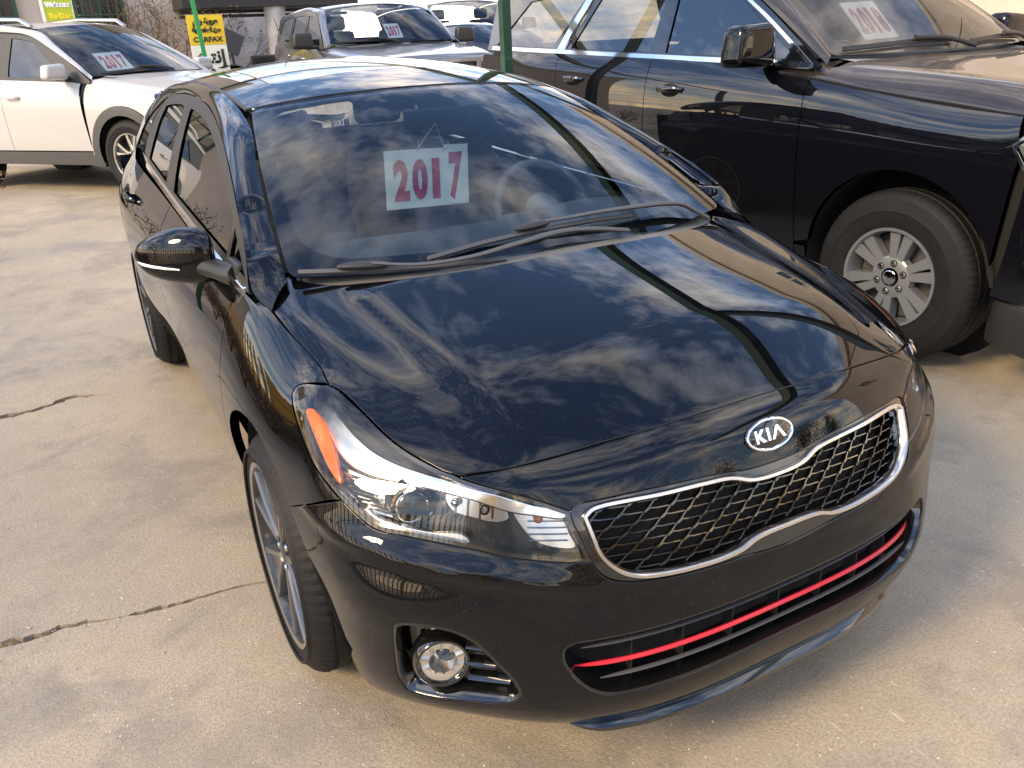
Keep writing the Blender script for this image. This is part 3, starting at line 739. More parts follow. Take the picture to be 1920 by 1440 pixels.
# ------------------------------------------------------------------ head lamps
LAMP=[LTOP[::-1]] 
glass('fog_glass',(.9,.9,.88),1.4)
def lampset(sg):
    T=lambda L_:[(sg*p[0],p[1],p[2]) for p in L_]
    C2=lambda segs,h=.012:[np.array(cyl2(p)) for p in outline([T(s) for s in segs],h)]
    full=C2([LIN,LBOT,LOUT,LHOOD,LTOP])
    lens=panel('headlight',ev_cyl,full,h=.03,gap=.002,m='lamp_glass',parent=car,flange=.0)
    panel('lamp_housing',ev_cyl,full,h=.03,gap=.003,m='dark_housing',parent=lens,flange=0,offset=-.050)
    fr_=frames_on(ev_cyl,[tuple(p) for p in inset(full,.004)],True,-.002)
    sweep('lamp_seal',fr_,[(-.004,0),(.004,0),(.004,-.05),(-.004,-.05)],'dark_housing',lens,True)
    loop=lambda L_,h=.012:[np.array(cyl2(p)) for p in crom(T(L_),h,True)]
    drl=[(.797,.617,.824),(.787,.608,.832),(.77,.572,.833),(.764,.525,.819),(.756,.471,.801),(.74,.411,.782),(.713,.357,.769),(.67,.293,.758),(.629,.239,.748),(.579,.189,.728),(.521,.153,.707),(.465,.125,.691),(.469,.123,.684),(.524,.149,.694),(.558,.168,.701),(.62,.216,.725),(.677,.279,.742),(.72,.33,.747),(.756,.377,.751),(.779,.418,.759),(.789,.457,.773),(.793,.513,.797),(.796,.568,.814)]
    panel('running_light',ev_cyl,loop(drl),h=.015,gap=0,m='reflector',parent=lens,flange=.02,offset=-.012,bev=.004)
    am=[(.809,.613,.809),(.801,.597,.817),(.794,.54,.806),(.795,.483,.781),(.802,.442,.753),(.808,.415,.726),(.815,.446,.741),(.817,.493,.765),(.815,.552,.788)]
    panel('side_reflector',ev_cyl,loop(am),h=.015,gap=0,m='amber',parent=lens,flange=.01,offset=-.008)
    ls=[(.787,.354,.69),(.772,.327,.675),(.744,.292,.667),(.699,.246,.661),(.649,.206,.659),(.64,.195,.648),(.702,.242,.647),(.747,.288,.653),(.776,.323,.66),(.788,.345,.674)]
    panel('lower_trim',ev_cyl,loop(ls),h=.012,gap=0,m='satin_chrome',parent=lens,flange=.015,offset=-.012,bev=.003)
    mr=[(.662,.253,.729),(.633,.233,.736),(.581,.186,.715),(.573,.177,.702),(.568,.167,.686),(.588,.176,.68),(.628,.205,.689),(.658,.233,.701)]
    panel('reflector_bowl',ev_cyl,loop(mr),h=.012,gap=0,m='satin_chrome',parent=lens,flange=.03,offset=-.035)
    ic=[(.556,.168,.704),(.473,.123,.682),(.467,.108,.652),(.461,.095,.626),(.523,.125,.64),(.544,.145,.664)]
    panel('signal_bowl',ev_cyl,loop(ic),h=.012,gap=0,m='satin_chrome',parent=lens,flange=.03,offset=-.03)
    for k in range(5):
        z=.640+k*.0115
        cu=[cyl2((sg*(.470+.07*t),.10+.05*t,z+.006*t)) for t in np.linspace(.05,.95,8)]
        sweep('signal_rib',frames_on(ev_cyl,cu,False,-.026),[(-.0012,0),(0,.002),(.0012,0),(0,-.004)],'reflector',lens,False)
    # bulb in the signal bowl, bulb in the middle bowl
    for (px_,m_,r_) in(((.515,.142,.684),'amber',.009),((.603,.196,.703),'lamp_glass',.010),((.645,.236,.716),'chrome',.009)):
        P,n=ev_cyl(*cyl2((sg*px_[0],px_[1],px_[2]))); mb=MB(); Mx=Matrix.Translation(P-n*.022); q=[(r_*math.sin(R_(a)),r_*math.cos(R_(a))) for a in np.linspace(0,180,9)]
        mb.lathe(q,Mx@Vector(n).to_track_quat('X','Z').to_matrix().to_4x4(),16); mb.build('bulb',m_,lens)
    # reflector steps next to the amber piece
    for k in range(8):
        s=k/7; p0=np.array((.800-.006*s,.455-.105*s,.745-.058*s)); p1=p0+np.array((-.040,-.052,-.004))
        cu=[cyl2((sg*p[0],p[1],p[2])) for p in(p0,(p0+p1)/2,p1)]
        sweep('reflector_step',frames_on(ev_cyl,cu,False,-.022),[(-.0035,-.004),(-.003,.0),(.003,.003),(.0035,-.004)],'reflector',lens,False)
    rf=[(.802,.455,.752),(.768,.405,.748),(.750,.355,.735),(.742,.325,.700),(.765,.325,.680),(.790,.36,.695),(.806,.41,.722)]
    panel('outer_bowl',ev_cyl,loop(rf),h=.012,gap=0,m='satin_chrome',parent=lens,flange=.02,offset=-.032)
    for k in range(5):
        x=.585+.018*k; cu=[cyl2((sg*x,.19+.9*(x-.58),z_)) for z_ in(.686,.705,.722)]
        sweep('bowl_facet',frames_on(ev_cyl,cu,False,-.033),[(-.002,0),(0,.004),(.002,0),(0,-.004)],'reflector',lens,False)
    # projector
    P,n=ev_cyl(*cyl2((sg*.716,.292,.708))); fw=np.array((sg*.30,-.94,.12)); fw/=np.linalg.norm(fw)
    Mx=Matrix.Translation(P-n*.030)@Vector(fw).to_track_quat('X','Z').to_matrix().to_4x4()
    mb=MB(); mb.lathe([(.031,-.05),(.037,-.01),(.041,.008),(.041,.013),(.036,.014),(.033,.008),(.032,-.01)],Mx,40); mb.build('projector_ring','chrome',lens)
    mb=MB(); mb.lathe([(.0325,.0)]+[(.032*math.cos(R_(a)),.012+.014*math.sin(R_(a))) for a in range(0,91,10)],Mx,32); mb.build('projector_lens','dark_housing',lens)
    mb=MB(); mb.lathe([(.033,.006)]+[(.033*math.cos(R_(a)),.014+.016*math.sin(R_(a))) for a in range(0,91,10)],Mx,32); mb.build('projector_glass','fog_glass',lens)
    mb=MB(); mb.lathe([(.052,-.06),(.050,-.012),(.043,-.004)],Mx,24); mb.build('projector_shroud','dark_housing',lens)
for sg in(-1,1): lampset(sg)
# ------------------------------------------------------------------ fog lamps
for sg,lp in((-1,fogR),(1,fogL)):
    fog=panel('fog_lamp',ev_cyl,lp,h=.02,gap=.0015,m='piano_black',parent=car,flange=0,offset=-.045)
    sweep('fog_bezel',frames_on(ev_cyl,[tuple(p) for p in lp],True,-.002),[(-.003,-.001),(.005,.001),(.010,-.008),(.012,-.05),(-.004,-.05)] if sg<9 else [],'piano_black',fog,True)
    P,n=ev_cyl(*cyl2((sg*.716,.205,.386))); fw=np.array((sg*.34,-.935,.06)); fw/=np.linalg.norm(fw)
    Mx=Matrix.Translation(P-n*.022)@Vector(fw).to_track_quat('X','Z').to_matrix().to_4x4()
    mb=MB(); mb.lathe([(.060,-.03),(.058,.006),(.052,.013),(.047,.012),(.045,.004)],Mx,40); mb.build('fog_ring','piano_black',fog)
    mb=MB(); mb.lathe([(.045,.004),(.043,.004),(.028,.002),(.027,-.015),(.018,-.03),(.001,-.032)],Mx,40); mb.build('fog_reflector','reflector',fog)
    for k in range(10):
        a=2*math.pi*k/10; mb=MB(); mb.box(Mx@Vector((.004,.0355*math.sin(a),.0355*math.cos(a))),(.004,.0025,.0085),(Mx.to_3x3()@Matrix.Rotation(-a,3,'X'))); mb.build('reflector_rib','satin_chrome',fog,smooth=False)
    mb=MB(); mb.lathe([(.046,.006),(.040,.011),(.02,.0135),(.0005,.014)],Mx,40); mb.build('fog_lens','fog_glass',fog)
    for k in range(3):
        z=.425-.038*k; x0=.672;x1=.640-.012*k if k<2 else .612
        cu=[cyl2((sg*x,.19-.45*(.70-x),z-.04*(.70-x))) for x in np.linspace(x0,x1-.01*k,6)]
        sweep('fin',frames_on(ev_cyl,cu,False,-.028),[(-.006,-.02),(-.004,.006),(.001,.002),(.006,-.02)],'piano_black',fog,False)
# ------------------------------------------------------------------ wheels
def wheel(parent,loc,outward,R,r,wd,style,name='wheel',steer=0,camber=0):
    """tyre with rim, spokes, cap and nuts; axis points to 'outward' (a horizontal vector)"""
    o=Vector(outward).normalized(); Q=o.to_track_quat('X','Z')
    h=wd/2
    prof=[(r-.004,h-.012),(r+.006,h-.004),(r+.03,h+.004),((R+r)/2,h+.010),(R-.035,h+.002),(R-.014,h-.014),(R-.004,h-.03)]
    n_g=4; gw=.006
    for k in range(n_g):
        x=h-.03-(wd-.06)*(k+.5)/n_g
        prof+=[(R,x+gw+.002),(R,x+gw),(R-.008,x+gw*.7),(R-.008,x-gw*.7),(R,x-gw),(R,x-gw-.002)]
    prof+=[(R-.004,-h+.03),(R-.014,-h+.014),(R-.04,-h),(r,-h)]
    prof=prof[:3]+[((R+r)/2-.010,h+.0085),((R+r)/2-.008,h+.0115),((R+r)/2-.002,h+.0115),((R+r)/2,h+.0095)]+prof[4:]
    mb=MB(); mb.tyre(prof,216,(8,11)); ty=mb.build(name,'rubber',parent,sharp=22)
    ty.location=loc; ty.rotation_mode='QUATERNION'; ty.rotation_quaternion=Q
    mb=MB(); mb.lathe([(r-.004,h-.010),(r+.004,h-.004),(r+.002,h+.002),(r-.010,h-.001),(r-.016,h-.02),(r-.022,h-.06),(r-.024,-h+.02)],None,64); mb.build('rim','silver_paint' if style=='six' else ('alloy_dark' if style=='twin5' else 'alloy'),ty,sharp=30)
    if style=='twin5':
        mb=MB(); mb.lathe([(r-.009,h-.0005),(r-.004,h+.003),(r+.003,h+.003)],None,64); mb.build('rim_lip','alloy',ty)
    mb=MB(); mb.lathe([(r-.03,h-.10),(.03,h-.095)],None,40); mb.build('brake_disc','plastic_grey',ty)
    def spoke(pts,z0,z1,m,bev=.004,nm='spoke'):
        mb=MB(); n_=len(pts); V=[];
        for (y,z) in pts:
            rr=math.hypot(y,z); V.append((z1(rr),y,z))
        c=np.mean([(y,z) for y,z in pts],axis=0)
        W_=[]
        for (y,z) in pts:
            rr=math.hypot(y,z); W_.append((z1(rr)-.006,c[0]+(y-c[0])*1.0+ (y-c[0])/max(1e-6,math.hypot(y-c[0],z-c[1]))*bev,c[1]+(z-c[1])+(z-c[1])/max(1e-6,math.hypot(y-c[0],z-c[1]))*bev))
        U_=[(p[0]-z0,p[1],p[2]) for p in W_]
        mb.add(V+W_+U_,[tuple(range(n_))]+[(i,n_+i,n_+(i+1)%n_,(i+1)%n_) for i in range(n_)]+[(n_+i,2*n_+i,2*n_+(i+1)%n_,n_+(i+1)%n_) for i in range(n_)])
        o_=mb.build(nm,m,ty,smooth=True,sharp=20); bm=bmesh.new(); bm.from_mesh(o_.data); bmesh.ops.recalc_face_normals(bm,faces=bm.faces)
        if sum(f.normal.x*f.calc_area() for f in bm.faces if abs(f.normal.x)>.5)<0: bmesh.ops.reverse_faces(bm,faces=bm.faces)
        bm.to_mesh(o_.data); bm.free(); auto_sharp(o_,20); return o_
    face=(lambda rr:h-.003-.014*(1-min(1,rr/r))**2) if style=='twin5' else (lambda rr:h-.018-.02*(1-min(1,rr/r))**2)
    def arm(a0,a1,r0,r1,w0,w1):
        P0=np.array((math.sin(a0),math.cos(a0)))*r0;P1=np.array((math.sin(a1),math.cos(a1)))*r1;t=(P1-P0)/np.linalg.norm(P1-P0);b=np.array((-t[1],t[0]))
        return [tuple(P0-b*w0),tuple((P0+P1)/2-b*(w0+w1)/2*.85),tuple(P1-b*w1),tuple(P1+b*w1),tuple((P0+P1)/2+b*(w0+w1)/2*.85),tuple(P0+b*w0)]
    if style=='twin5':
        for k in range(5):
            a=2*math.pi*k/5+.2
            spoke(arm(a-.14,a-.29,.05,r-.010,.006,.008),.045,face,'alloy_mid'); spoke(arm(a+.14,a+.29,.05,r-.010,.006,.008),.045,face,'alloy_mid')
            spoke(arm(a,a,.06,r-.012,.014,.058),.03,lambda rr:face(rr)-.010,'alloy_dark',nm='spoke_web')
    elif style=='six':
        for k in range(6):
            a=2*math.pi*k/6+.18
            spoke(arm(a-.19,a-.165,.07,r-.004,.016,.027),.05,face,'silver_paint',.004); spoke(arm(a+.19,a+.165,.07,r-.004,.016,.027),.05,face,'silver_paint',.004)
    elif style=='split5':
        for k in range(5):
            a=2*math.pi*k/5+.1
            spoke(arm(a-.05,a-.24,.04,r-.010,.014,.013),.04,face,'alloy'); spoke(arm(a+.05,a+.24,.04,r-.010,.014,.013),.04,face,'alloy')
            spoke(arm(a,a,.09,r-.02,.006,.03),.03,lambda rr:face(rr)-.014,'alloy_dark',nm='spoke_web')
    cr=.068 if style!='six' else .098
    mb=MB(); mb.lathe([(cr+.008,h-.06),(cr,h-.030),(cr-.01,h-.024),(cr*.45,h-.022)],None,40); mb.build('hub','silver_paint' if style=='six' else 'alloy_dark',ty)
    mb=MB(); mb.lathe([(.034,h-.024),(.033,h-.016),(.028,h-.013),(.001,h-.011)],None,32); mb.build('hub_cap','chrome' if style=='six' else 'alloy_dark',ty)
    nn=6 if style=='six' else 5
    for k in range(nn):
        a=2*math.pi*k/nn+(.18 if style=='six' else .2+math.pi/5); rr=.069 if style=='six' else .052
        Mx=Matrix.Translation((h-.03,rr*math.sin(a),rr*math.cos(a)))
        if style=='six':
            mb=MB(); mb.lathe([(.0165,.002),(.0165,.0095),(.013,.0095),(.013,.0)],Mx,20); mb.build('nut_recess','void',ty)  # raised black ring, coloured as the shade of a recess round the nut
        mb=MB(); mb.lathe([(.010,-.01),(.010,.012),(.008,.016),(.001,.017)],Mx,6 if style=='six' else 12); mb.build('lug_nut','chrome',ty,smooth=False)
    return ty
for sg in(-1,1):
    for y in(.88,3.58): wheel(car,(sg*.762,y,.318),(sg,0,0),.318,.241,.215,'twin5')
# ------------------------------------------------------------------ mirrors
for sg in(-1,1):
    sec=[(x_-.022,y_+.185+.55*(x_-.836),z_-.048+.06*(x_-.836),a_*1.1,b_*1.18,c_*1.18) for x_,y_,z_,a_,b_,c_ in[(.836,1.205,1.035,.035,.055,.050),(.850,1.207,1.035,.055,.066,.060),(.885,1.208,1.035,.064,.072,.066),(.93,1.212,1.033,.066,.068,.064),(.975,1.222,1.030,.060,.055,.056),(1.005,1.234,1.026,.046,.040,.043),(1.022,1.245,1.024,.028,.022,.026),(1.028,1.25,1.023,.004,.004,.004)]]
    G=[]
    for i in range(len(sec)):
        x,yc,zc,hy,hu,hd=sec[i];row=[]
        for k in range(25):
            a=2*math.pi*k/24;ca,sa=math.cos(a),math.sin(a);pw=.8
            y=math.copysign(abs(ca)**pw,ca)*hy; z=math.copysign(abs(sa)**pw,sa)*(hu if sa>0 else hd)
            if y>0:y*=.55
            row.append((sg*x,yc+y,zc+z))
        G.append(row)
    mb=MB();mb.grid(G);mb.add(G[0][:-1],[tuple(range(24))])
    o=mb.build('door_mirror','paint_black',car,sharp=0);sm=o.modifiers.new('s','SUBSURF');sm.levels=sm.render_levels=2
    bm=bmesh.new();bm.from_mesh(o.data);bmesh.ops.remove_doubles(bm,verts=bm.verts,dist=1e-5);bmesh.ops.recalc_face_normals(bm,faces=bm.faces);bm.to_mesh(o.data);bm.free()
    mb=MB();P=[(.935,1.1485,1.008),(.965,1.163,1.008),(.995,1.189,1.008),(1.016,1.217,1.009),(1.024,1.238,1.011)]
    mb.tube([(sg*(x-.022),y-.013+.185+.55*(x-.836),z-.046+.06*(x-.836)) for x,y,z in P],[.002,.0035,.0045,.0045,.002],8,sq=(1.0,.7));mb.build('turn_signal','white_trim',o)
    mb=MB();G=[[(sg*(.838+.14*i/8),1.452+.088*i/8,.94+.09*j/6) for i in range(9)] for j in range(7)];mb.grid(G);mb.build('mirror_glass','chrome',o)
    mb=MB();mb.tube([(sg*.78,1.235,.962),(sg*.80,1.27,.962),(sg*.815,1.32,.962),(sg*.845,1.385,.968)],[.045,.038,.034,.036],16,sq=(.75,1.0));mb.build('mirror_arm','plastic_black',o)
    mb=MB();mb.box((sg*.787,1.235,.972),(.012,.06,.03),bev=.008);mb.build('mirror_base','plastic_black',o)
    # door handles
    for y,z in((2.06,.905),(3.05,.935)):
        P,n=ev_side(sg)(y,z);A=[]
        for t in np.linspace(-1,1,13):
            q,nn=ev_side(sg)(y+.085*t,z+.004*t);A.append(Vector(q)+Vector(nn)*(.030*(1-t**4)+.002))
        mb=MB();mb.tube(A,[.007]+[.011]*11+[.007],10,sq=(1.3,.7));hd=mb.build('door_handle','paint_black',car)
        mb=MB();V=[(0,0,0)]
        pts=[np.array((y+.05*math.cos(t),z+.028*math.sin(t))) for t in np.linspace(0,2*math.pi,20)[:-1]]
        panel('handle_recess',ev_side(sg),pts,h=.02,gap=0,m='piano_black',parent=hd,flange=0,offset=.0015)
# ------------------------------------------------------------------ cowl, wipers
half=[(x,y) for x,y,_ in crom(HREAR,.03)]
back=[(.69,1.16),(.55,1.06),(.40,.985),(.2,.93),(0,.915)]
cw=[np.array(p) for p in half]+[np.array(p) for p in crom(back,.04)]
cw+= [np.array((-p[0],p[1])) for p in cw[::-1][1:-1]]
cowl=panel('cowl_panel',ev_plan,cw,h=.04,gap=0,m=mat('cowl_grey',(.13,.125,.118),.5),parent=car,flange=.01,offset=-.014)
for g in range(9):
    x0=-.30+.068*g; mb=MB()
    for i in range(7):
        for j in range(4):
            x=x0+i*.0082+(j%2)*.0041+.002*j; yb=float(np.interp(abs(x),[0,.2,.325,.46],[.790,.798,.818,.869]))
            y=yb+.014+j*.0085
            P,n=ev_plan(x,y);P=P-n*.0128
            V=[P+np.array((  .0034*math.cos(k*math.pi/3),.0034*math.sin(k*math.pi/3),0)) for k in range(6)]
            mb.add(V,[tuple(range(6))])
    mb.build('cowl_vent','void',cowl,smooth=False)  # flat black discs paint the shade of the vent holes
def wip(blade,arm_,clip):
    Wp=lambda L_,o:[Vector(ev_W(a,b)[0]+ev_W(a,b)[1]*o) for a,b in L_]
    B=[np.array(p) for p in crom([(a,b) for a,b in blade],.06)]
    mb=MB(); A=[]
    fr=frames_on(ev_W,[tuple(p) for p in B],False,.004)
    bl=sweep('wiper',fr,[(-.003,0),(-.007,.006),(-.006,.010),(.003,.014),(.007,.009),(.004,.003)],'plastic_grey',car,False)
    A=[Vector(ev_W(a,b)[0]+ev_W(a,b)[1]*o) for (a,b,o) in [tuple(p) for p in crom(arm_,.05)]]
    mb=MB();mb.tube(A,[.0048+.0042*min(1,i/(len(A)*.6)) for i in range(len(A))],10,up=(0,0,1),sq=(.75,1.35));mb.build('wiper_arm','plastic_grey',bl)
    mb=MB();p=[Vector(ev_W(a,b)[0]+ev_W(a,b)[1]*.026) for a,b in clip];mb.tube([p[0],p[0].lerp(p[1],.2),p[0].lerp(p[1],.5),p[0].lerp(p[1],.85),p[1]],[.005,.010,.013,.011,.007],10,up=(0,0,1),sq=(.9,1.1));mb.build('wiper_clip','plastic_black',bl)
wip([(-.52,.030),(-.31,.066),(-.10,.084),(.19,.088),(.40,.075)],[(-.09,.10,.030),(.03,.098,.030),(.27,.090,.036),(.60,.062,.034),(.69,.040,.030),(.80,-.03,.012)],[(-.16,.086),(-.01,.096)])
wip([(-.955,.004),(-.82,.004),(-.70,.002),(-.45,.0),(-.25,.0)],[(-.72,.004,.034),(-.58,-.012,.034),(-.39,-.004,.036),(-.21,.022,.036),(.01,.046,.034),(.16,.036,.03),(.31,.015,.02)],[(-.83,.004),(-.67,.004)])
# ------------------------------------------------------------------ antenna
mb=MB();mb.tube([(0,3.36,1.435),(-.005,3.38,1.47),(-.02,3.50,1.66)],[.018,.006,.002],8);mb.build('antenna','plastic_black',car)
# ------------------------------------------------------------------ interior
mb=MB();G=[]
for y,z in((.93,.945),(1.05,.972),(1.20,.985),(1.34,.980),(1.42,.955),(1.45,.88),(1.45,.60)):
    G.append([(x,y+.12*(x/.7)**2,z+(.02*math.exp(-((x-.36)/.2)**2) if 1.1<y<1.43 else 0)-.01*(x/.7)**4) for x in np.linspace(-.69,.69,25)])
mb.grid(G);mb.build('dashboard','interior_dark',car,sharp=0)
def torus(R,rr,M_,n=40,k=10):
    mb=MB();P=[M_@Vector((R*math.cos(2*math.pi*i/n),R*math.sin(2*math.pi*i/n),0)) for i in range(n)];return P
Ms=Matrix.Translation((.36,1.57,.93))@Matrix.Rotation(R_(62),4,'X')
mb=MB();mb.tube(torus(.185,.016,Ms),.016,10,True);sw=mb.build('steering_wheel','interior_dark',car)
mb=MB();mb.lathe([(.07,-.03),(.075,.0),(.05,.02),(.001,.024)],Ms@Matrix.Rotation(R_(-90),4,'Y'),24);mb.build('steering_hub','interior_dark',sw)
for a in(0,180,270):
    mb=MB();c_,s_=math.cos(R_(a)),math.sin(R_(a));mb.tube([Ms@Vector((.05*c_,.05*s_,0)),Ms@Vector((.18*c_,.18*s_,0))],.014,8);mb.build('steering_spoke','interior_dark',sw)
for x,y in((-.36,2.12),(.36,2.12),(-.36,3.0),(.36,3.0)):
    G=[]
    for k,(dy,z,hw) in enumerate([(-.48,.48,.22),(-.46,.54,.25),(-.2,.55,.26),(.02,.56,.25),(.06,.62,.24),(.10,.78,.25),(.15,.98,.23),(.18,1.12,.17),(.20,1.15,.10)]):
        G.append([(x+hw*math.sin(t)*1.0,y+dy+.05*math.cos(t)**2*-1*(1 if k>3 else 0)+.03*abs(math.sin(t))*-1,z+.03*abs(math.sin(t))**3*(1 if k<=3 else 0)) for t in np.linspace(-1.35,1.35,11)])
    mb=MB();mb.grid(G);st=mb.build('seat','interior_grey',car,sharp=0);so=st.modifiers.new('t','SOLIDIFY');so.thickness=.10;so.offset=-1;ss=st.modifiers.new('s','SUBSURF');ss.levels=ss.render_levels=1
    mb=MB();mb.box((x,y+.20,1.225),(.12,.05,.075),bev=.035);mb.build('headrest','interior_grey',st)
mb=MB();mb.grid([[(x,y,roofz(x,y)-.035) for x in np.linspace(-.54,.54,9)] for y in np.linspace(1.80,3.65,12)]);mb.build('headliner','headliner',car,sharp=0)
mb=MB();mb.box((0,2.4,.36),(.78,1.3,.02));mb.box((-.755,2.3,.66),(.02,1.1,.28));mb.box((.755,2.3,.66),(.02,1.1,.28));mb.box((0,3.75,.75),(.75,.02,.35));mb.build('cabin_trim','interior_dark',car,smooth=False)
mb=MB();mb.box((-.03,1.575,1.285),(.115,.012,.033),Matrix.Rotation(R_(12),3,'X'),.01);rm=mb.build('inner_mirror','plastic_black',car)
mb=MB();mb.box((.12,1.66,1.325),(.05,.05,.012),Matrix.Rotation(R_(24),3,'X'),.006);mb.build('mirror_foot','plastic_grey',rm,smooth=False)
# ------------------------------------------------------------------ year cards
mat('card',(.90,.92,.80),.55); mat('card_red',(.52,.03,.09),.6); mat('string_white',(.7,.7,.68),.8)
def year_card(txt,TL,TR,BL,BR,label,nm='year_card',cardmat='card',last_bigger=False,redmat='card_red',strings=None,group=None):
    TL,TR,BL,BR=[Vector(v) for v in(TL,TR,BL,BR)]
    X=((TR-TL)+(BR-BL))/2;Y=((TL-BL)+(TR-BR))/2;C=(TL+TR+BL+BR)/4;wd,ht=X.length,Y.length;X.normalize();Y=(Y-X*Y.dot(X)).normalized();Z=X.cross(Y)
    M_=Matrix(((X.x,Y.x,Z.x,C.x),(X.y,Y.y,Z.y,C.y),(X.z,Y.z,Z.z,C.z),(0,0,0,1)))
    mb=MB();mb.box((0,0,-.002),(wd/2,ht/2,.0015));mb.V=[tuple(M_@Vector(v)) for v in mb.V];c_=mb.build(nm,cardmat,None,smooth=False);tag(c_,label,'sign',group)
    k=len(txt)
    for i,chx in enumerate(txt):
        big=last_bigger and i==k-1
        V,F=text_mesh(chx,1,.05 if chx!='1' else .02,.0)
        xs=[v[0] for v in V];ys=[v[1] for v in V];w0,h0=max(xs)-min(xs),max(ys)-min(ys);hh=ht*(.70 if not big else .84);ww=wd*(.185 if chx!='1' else .095)
        if big: ww=wd*.17
        cx0=(min(xs)+max(xs))/2;cy0=(min(ys)+max(ys))/2
        px=-wd/2+wd*([.185,.405,.60,.83][i] if not big else .845);py=(-.015*ht if not big else .0)
        mb=MB();mb.add([M_@Vector(((v[0]-cx0)/w0*ww+px,(v[1]-cy0)/h0*hh+py,.0008)) for v in V],F);mb.build('digit',redmat,c_,smooth=False)
    if last_bigger:
        mb=MB();mb.box((wd*.355,.006,-.0),(wd*.145,ht*.515,.0004));mb.V=[tuple(M_@Vector(v)) for v in mb.V];mb.build('overlay_strip',cardmat,c_,smooth=False)
    if strings:
        for a,b in strings:
            mb=MB();mb.tube([M_@Vector(a),M_@Vector(((a[0]+b[0])/2+.004,(a[1]+b[1])/2,.004)),M_@Vector(b)],.0013,6);mb.build('string','string_white',c_)
    return c_
year_card('2017',(-.2515,1.5,1.2056),(.0356,1.5,1.1976),(-.2535,1.5,1.0277),(.0318,1.5,1.0135),'white 2017 card hung from the inner mirror of the foreground black car',last_bigger=True,
  strings=[((-.035,.085,.001),(.018,.165,.03)),((.062,.085,.001),(.022,.168,.03)),((-.035,.085,.001),(-.028,.115,.006)),((.062,.085,.001),(.074,.11,.006))])
# ================================================================== other vehicles (shared builder)
glass('dusty_glass',(.85,.83,.78),1.6)  # dust film mixed in below, its pale tan also painting the cream reflection
_t=MATS['dusty_glass'].node_tree;_o=[n for n in _t.nodes if n.type=='OUTPUT_MATERIAL'][0];_m0=_o.inputs[0].links[0].from_node;_d=_t.nodes.new('ShaderNodeBsdfDiffuse');_d.inputs[0].default_value=(.42,.37,.29,1);_m=_t.nodes.new('ShaderNodeMixShader');_n=_t.nodes.new('ShaderNodeTexNoise');_n.inputs['Scale'].default_value=5;_n.inputs['Detail'].default_value=7;_r=_t.nodes.new('ShaderNodeMapRange');_r.inputs[1].default_value=.3;_r.inputs[2].default_value=.7;_r.inputs[3].default_value=.05;_r.inputs[4].default_value=.16
_c=_t.nodes.new('ShaderNodeTexCoord');_t.links.new(_c.outputs['Object'],_n.inputs['Vector']);_t.links.new(_n.outputs[0],_r.inputs[0]);_t.links.new(_r.outputs[0],_m.inputs[0]);_t.links.new(_m0.outputs[0],_m.inputs[1]);_t.links.new(_d.outputs[0],_m.inputs[2]);_t.links.new(_m.outputs[0],_o.inputs[0])
glass('clear_glass',(.78,.84,.86),1.55); glass('dark_glass',(.10,.11,.12),2.3)
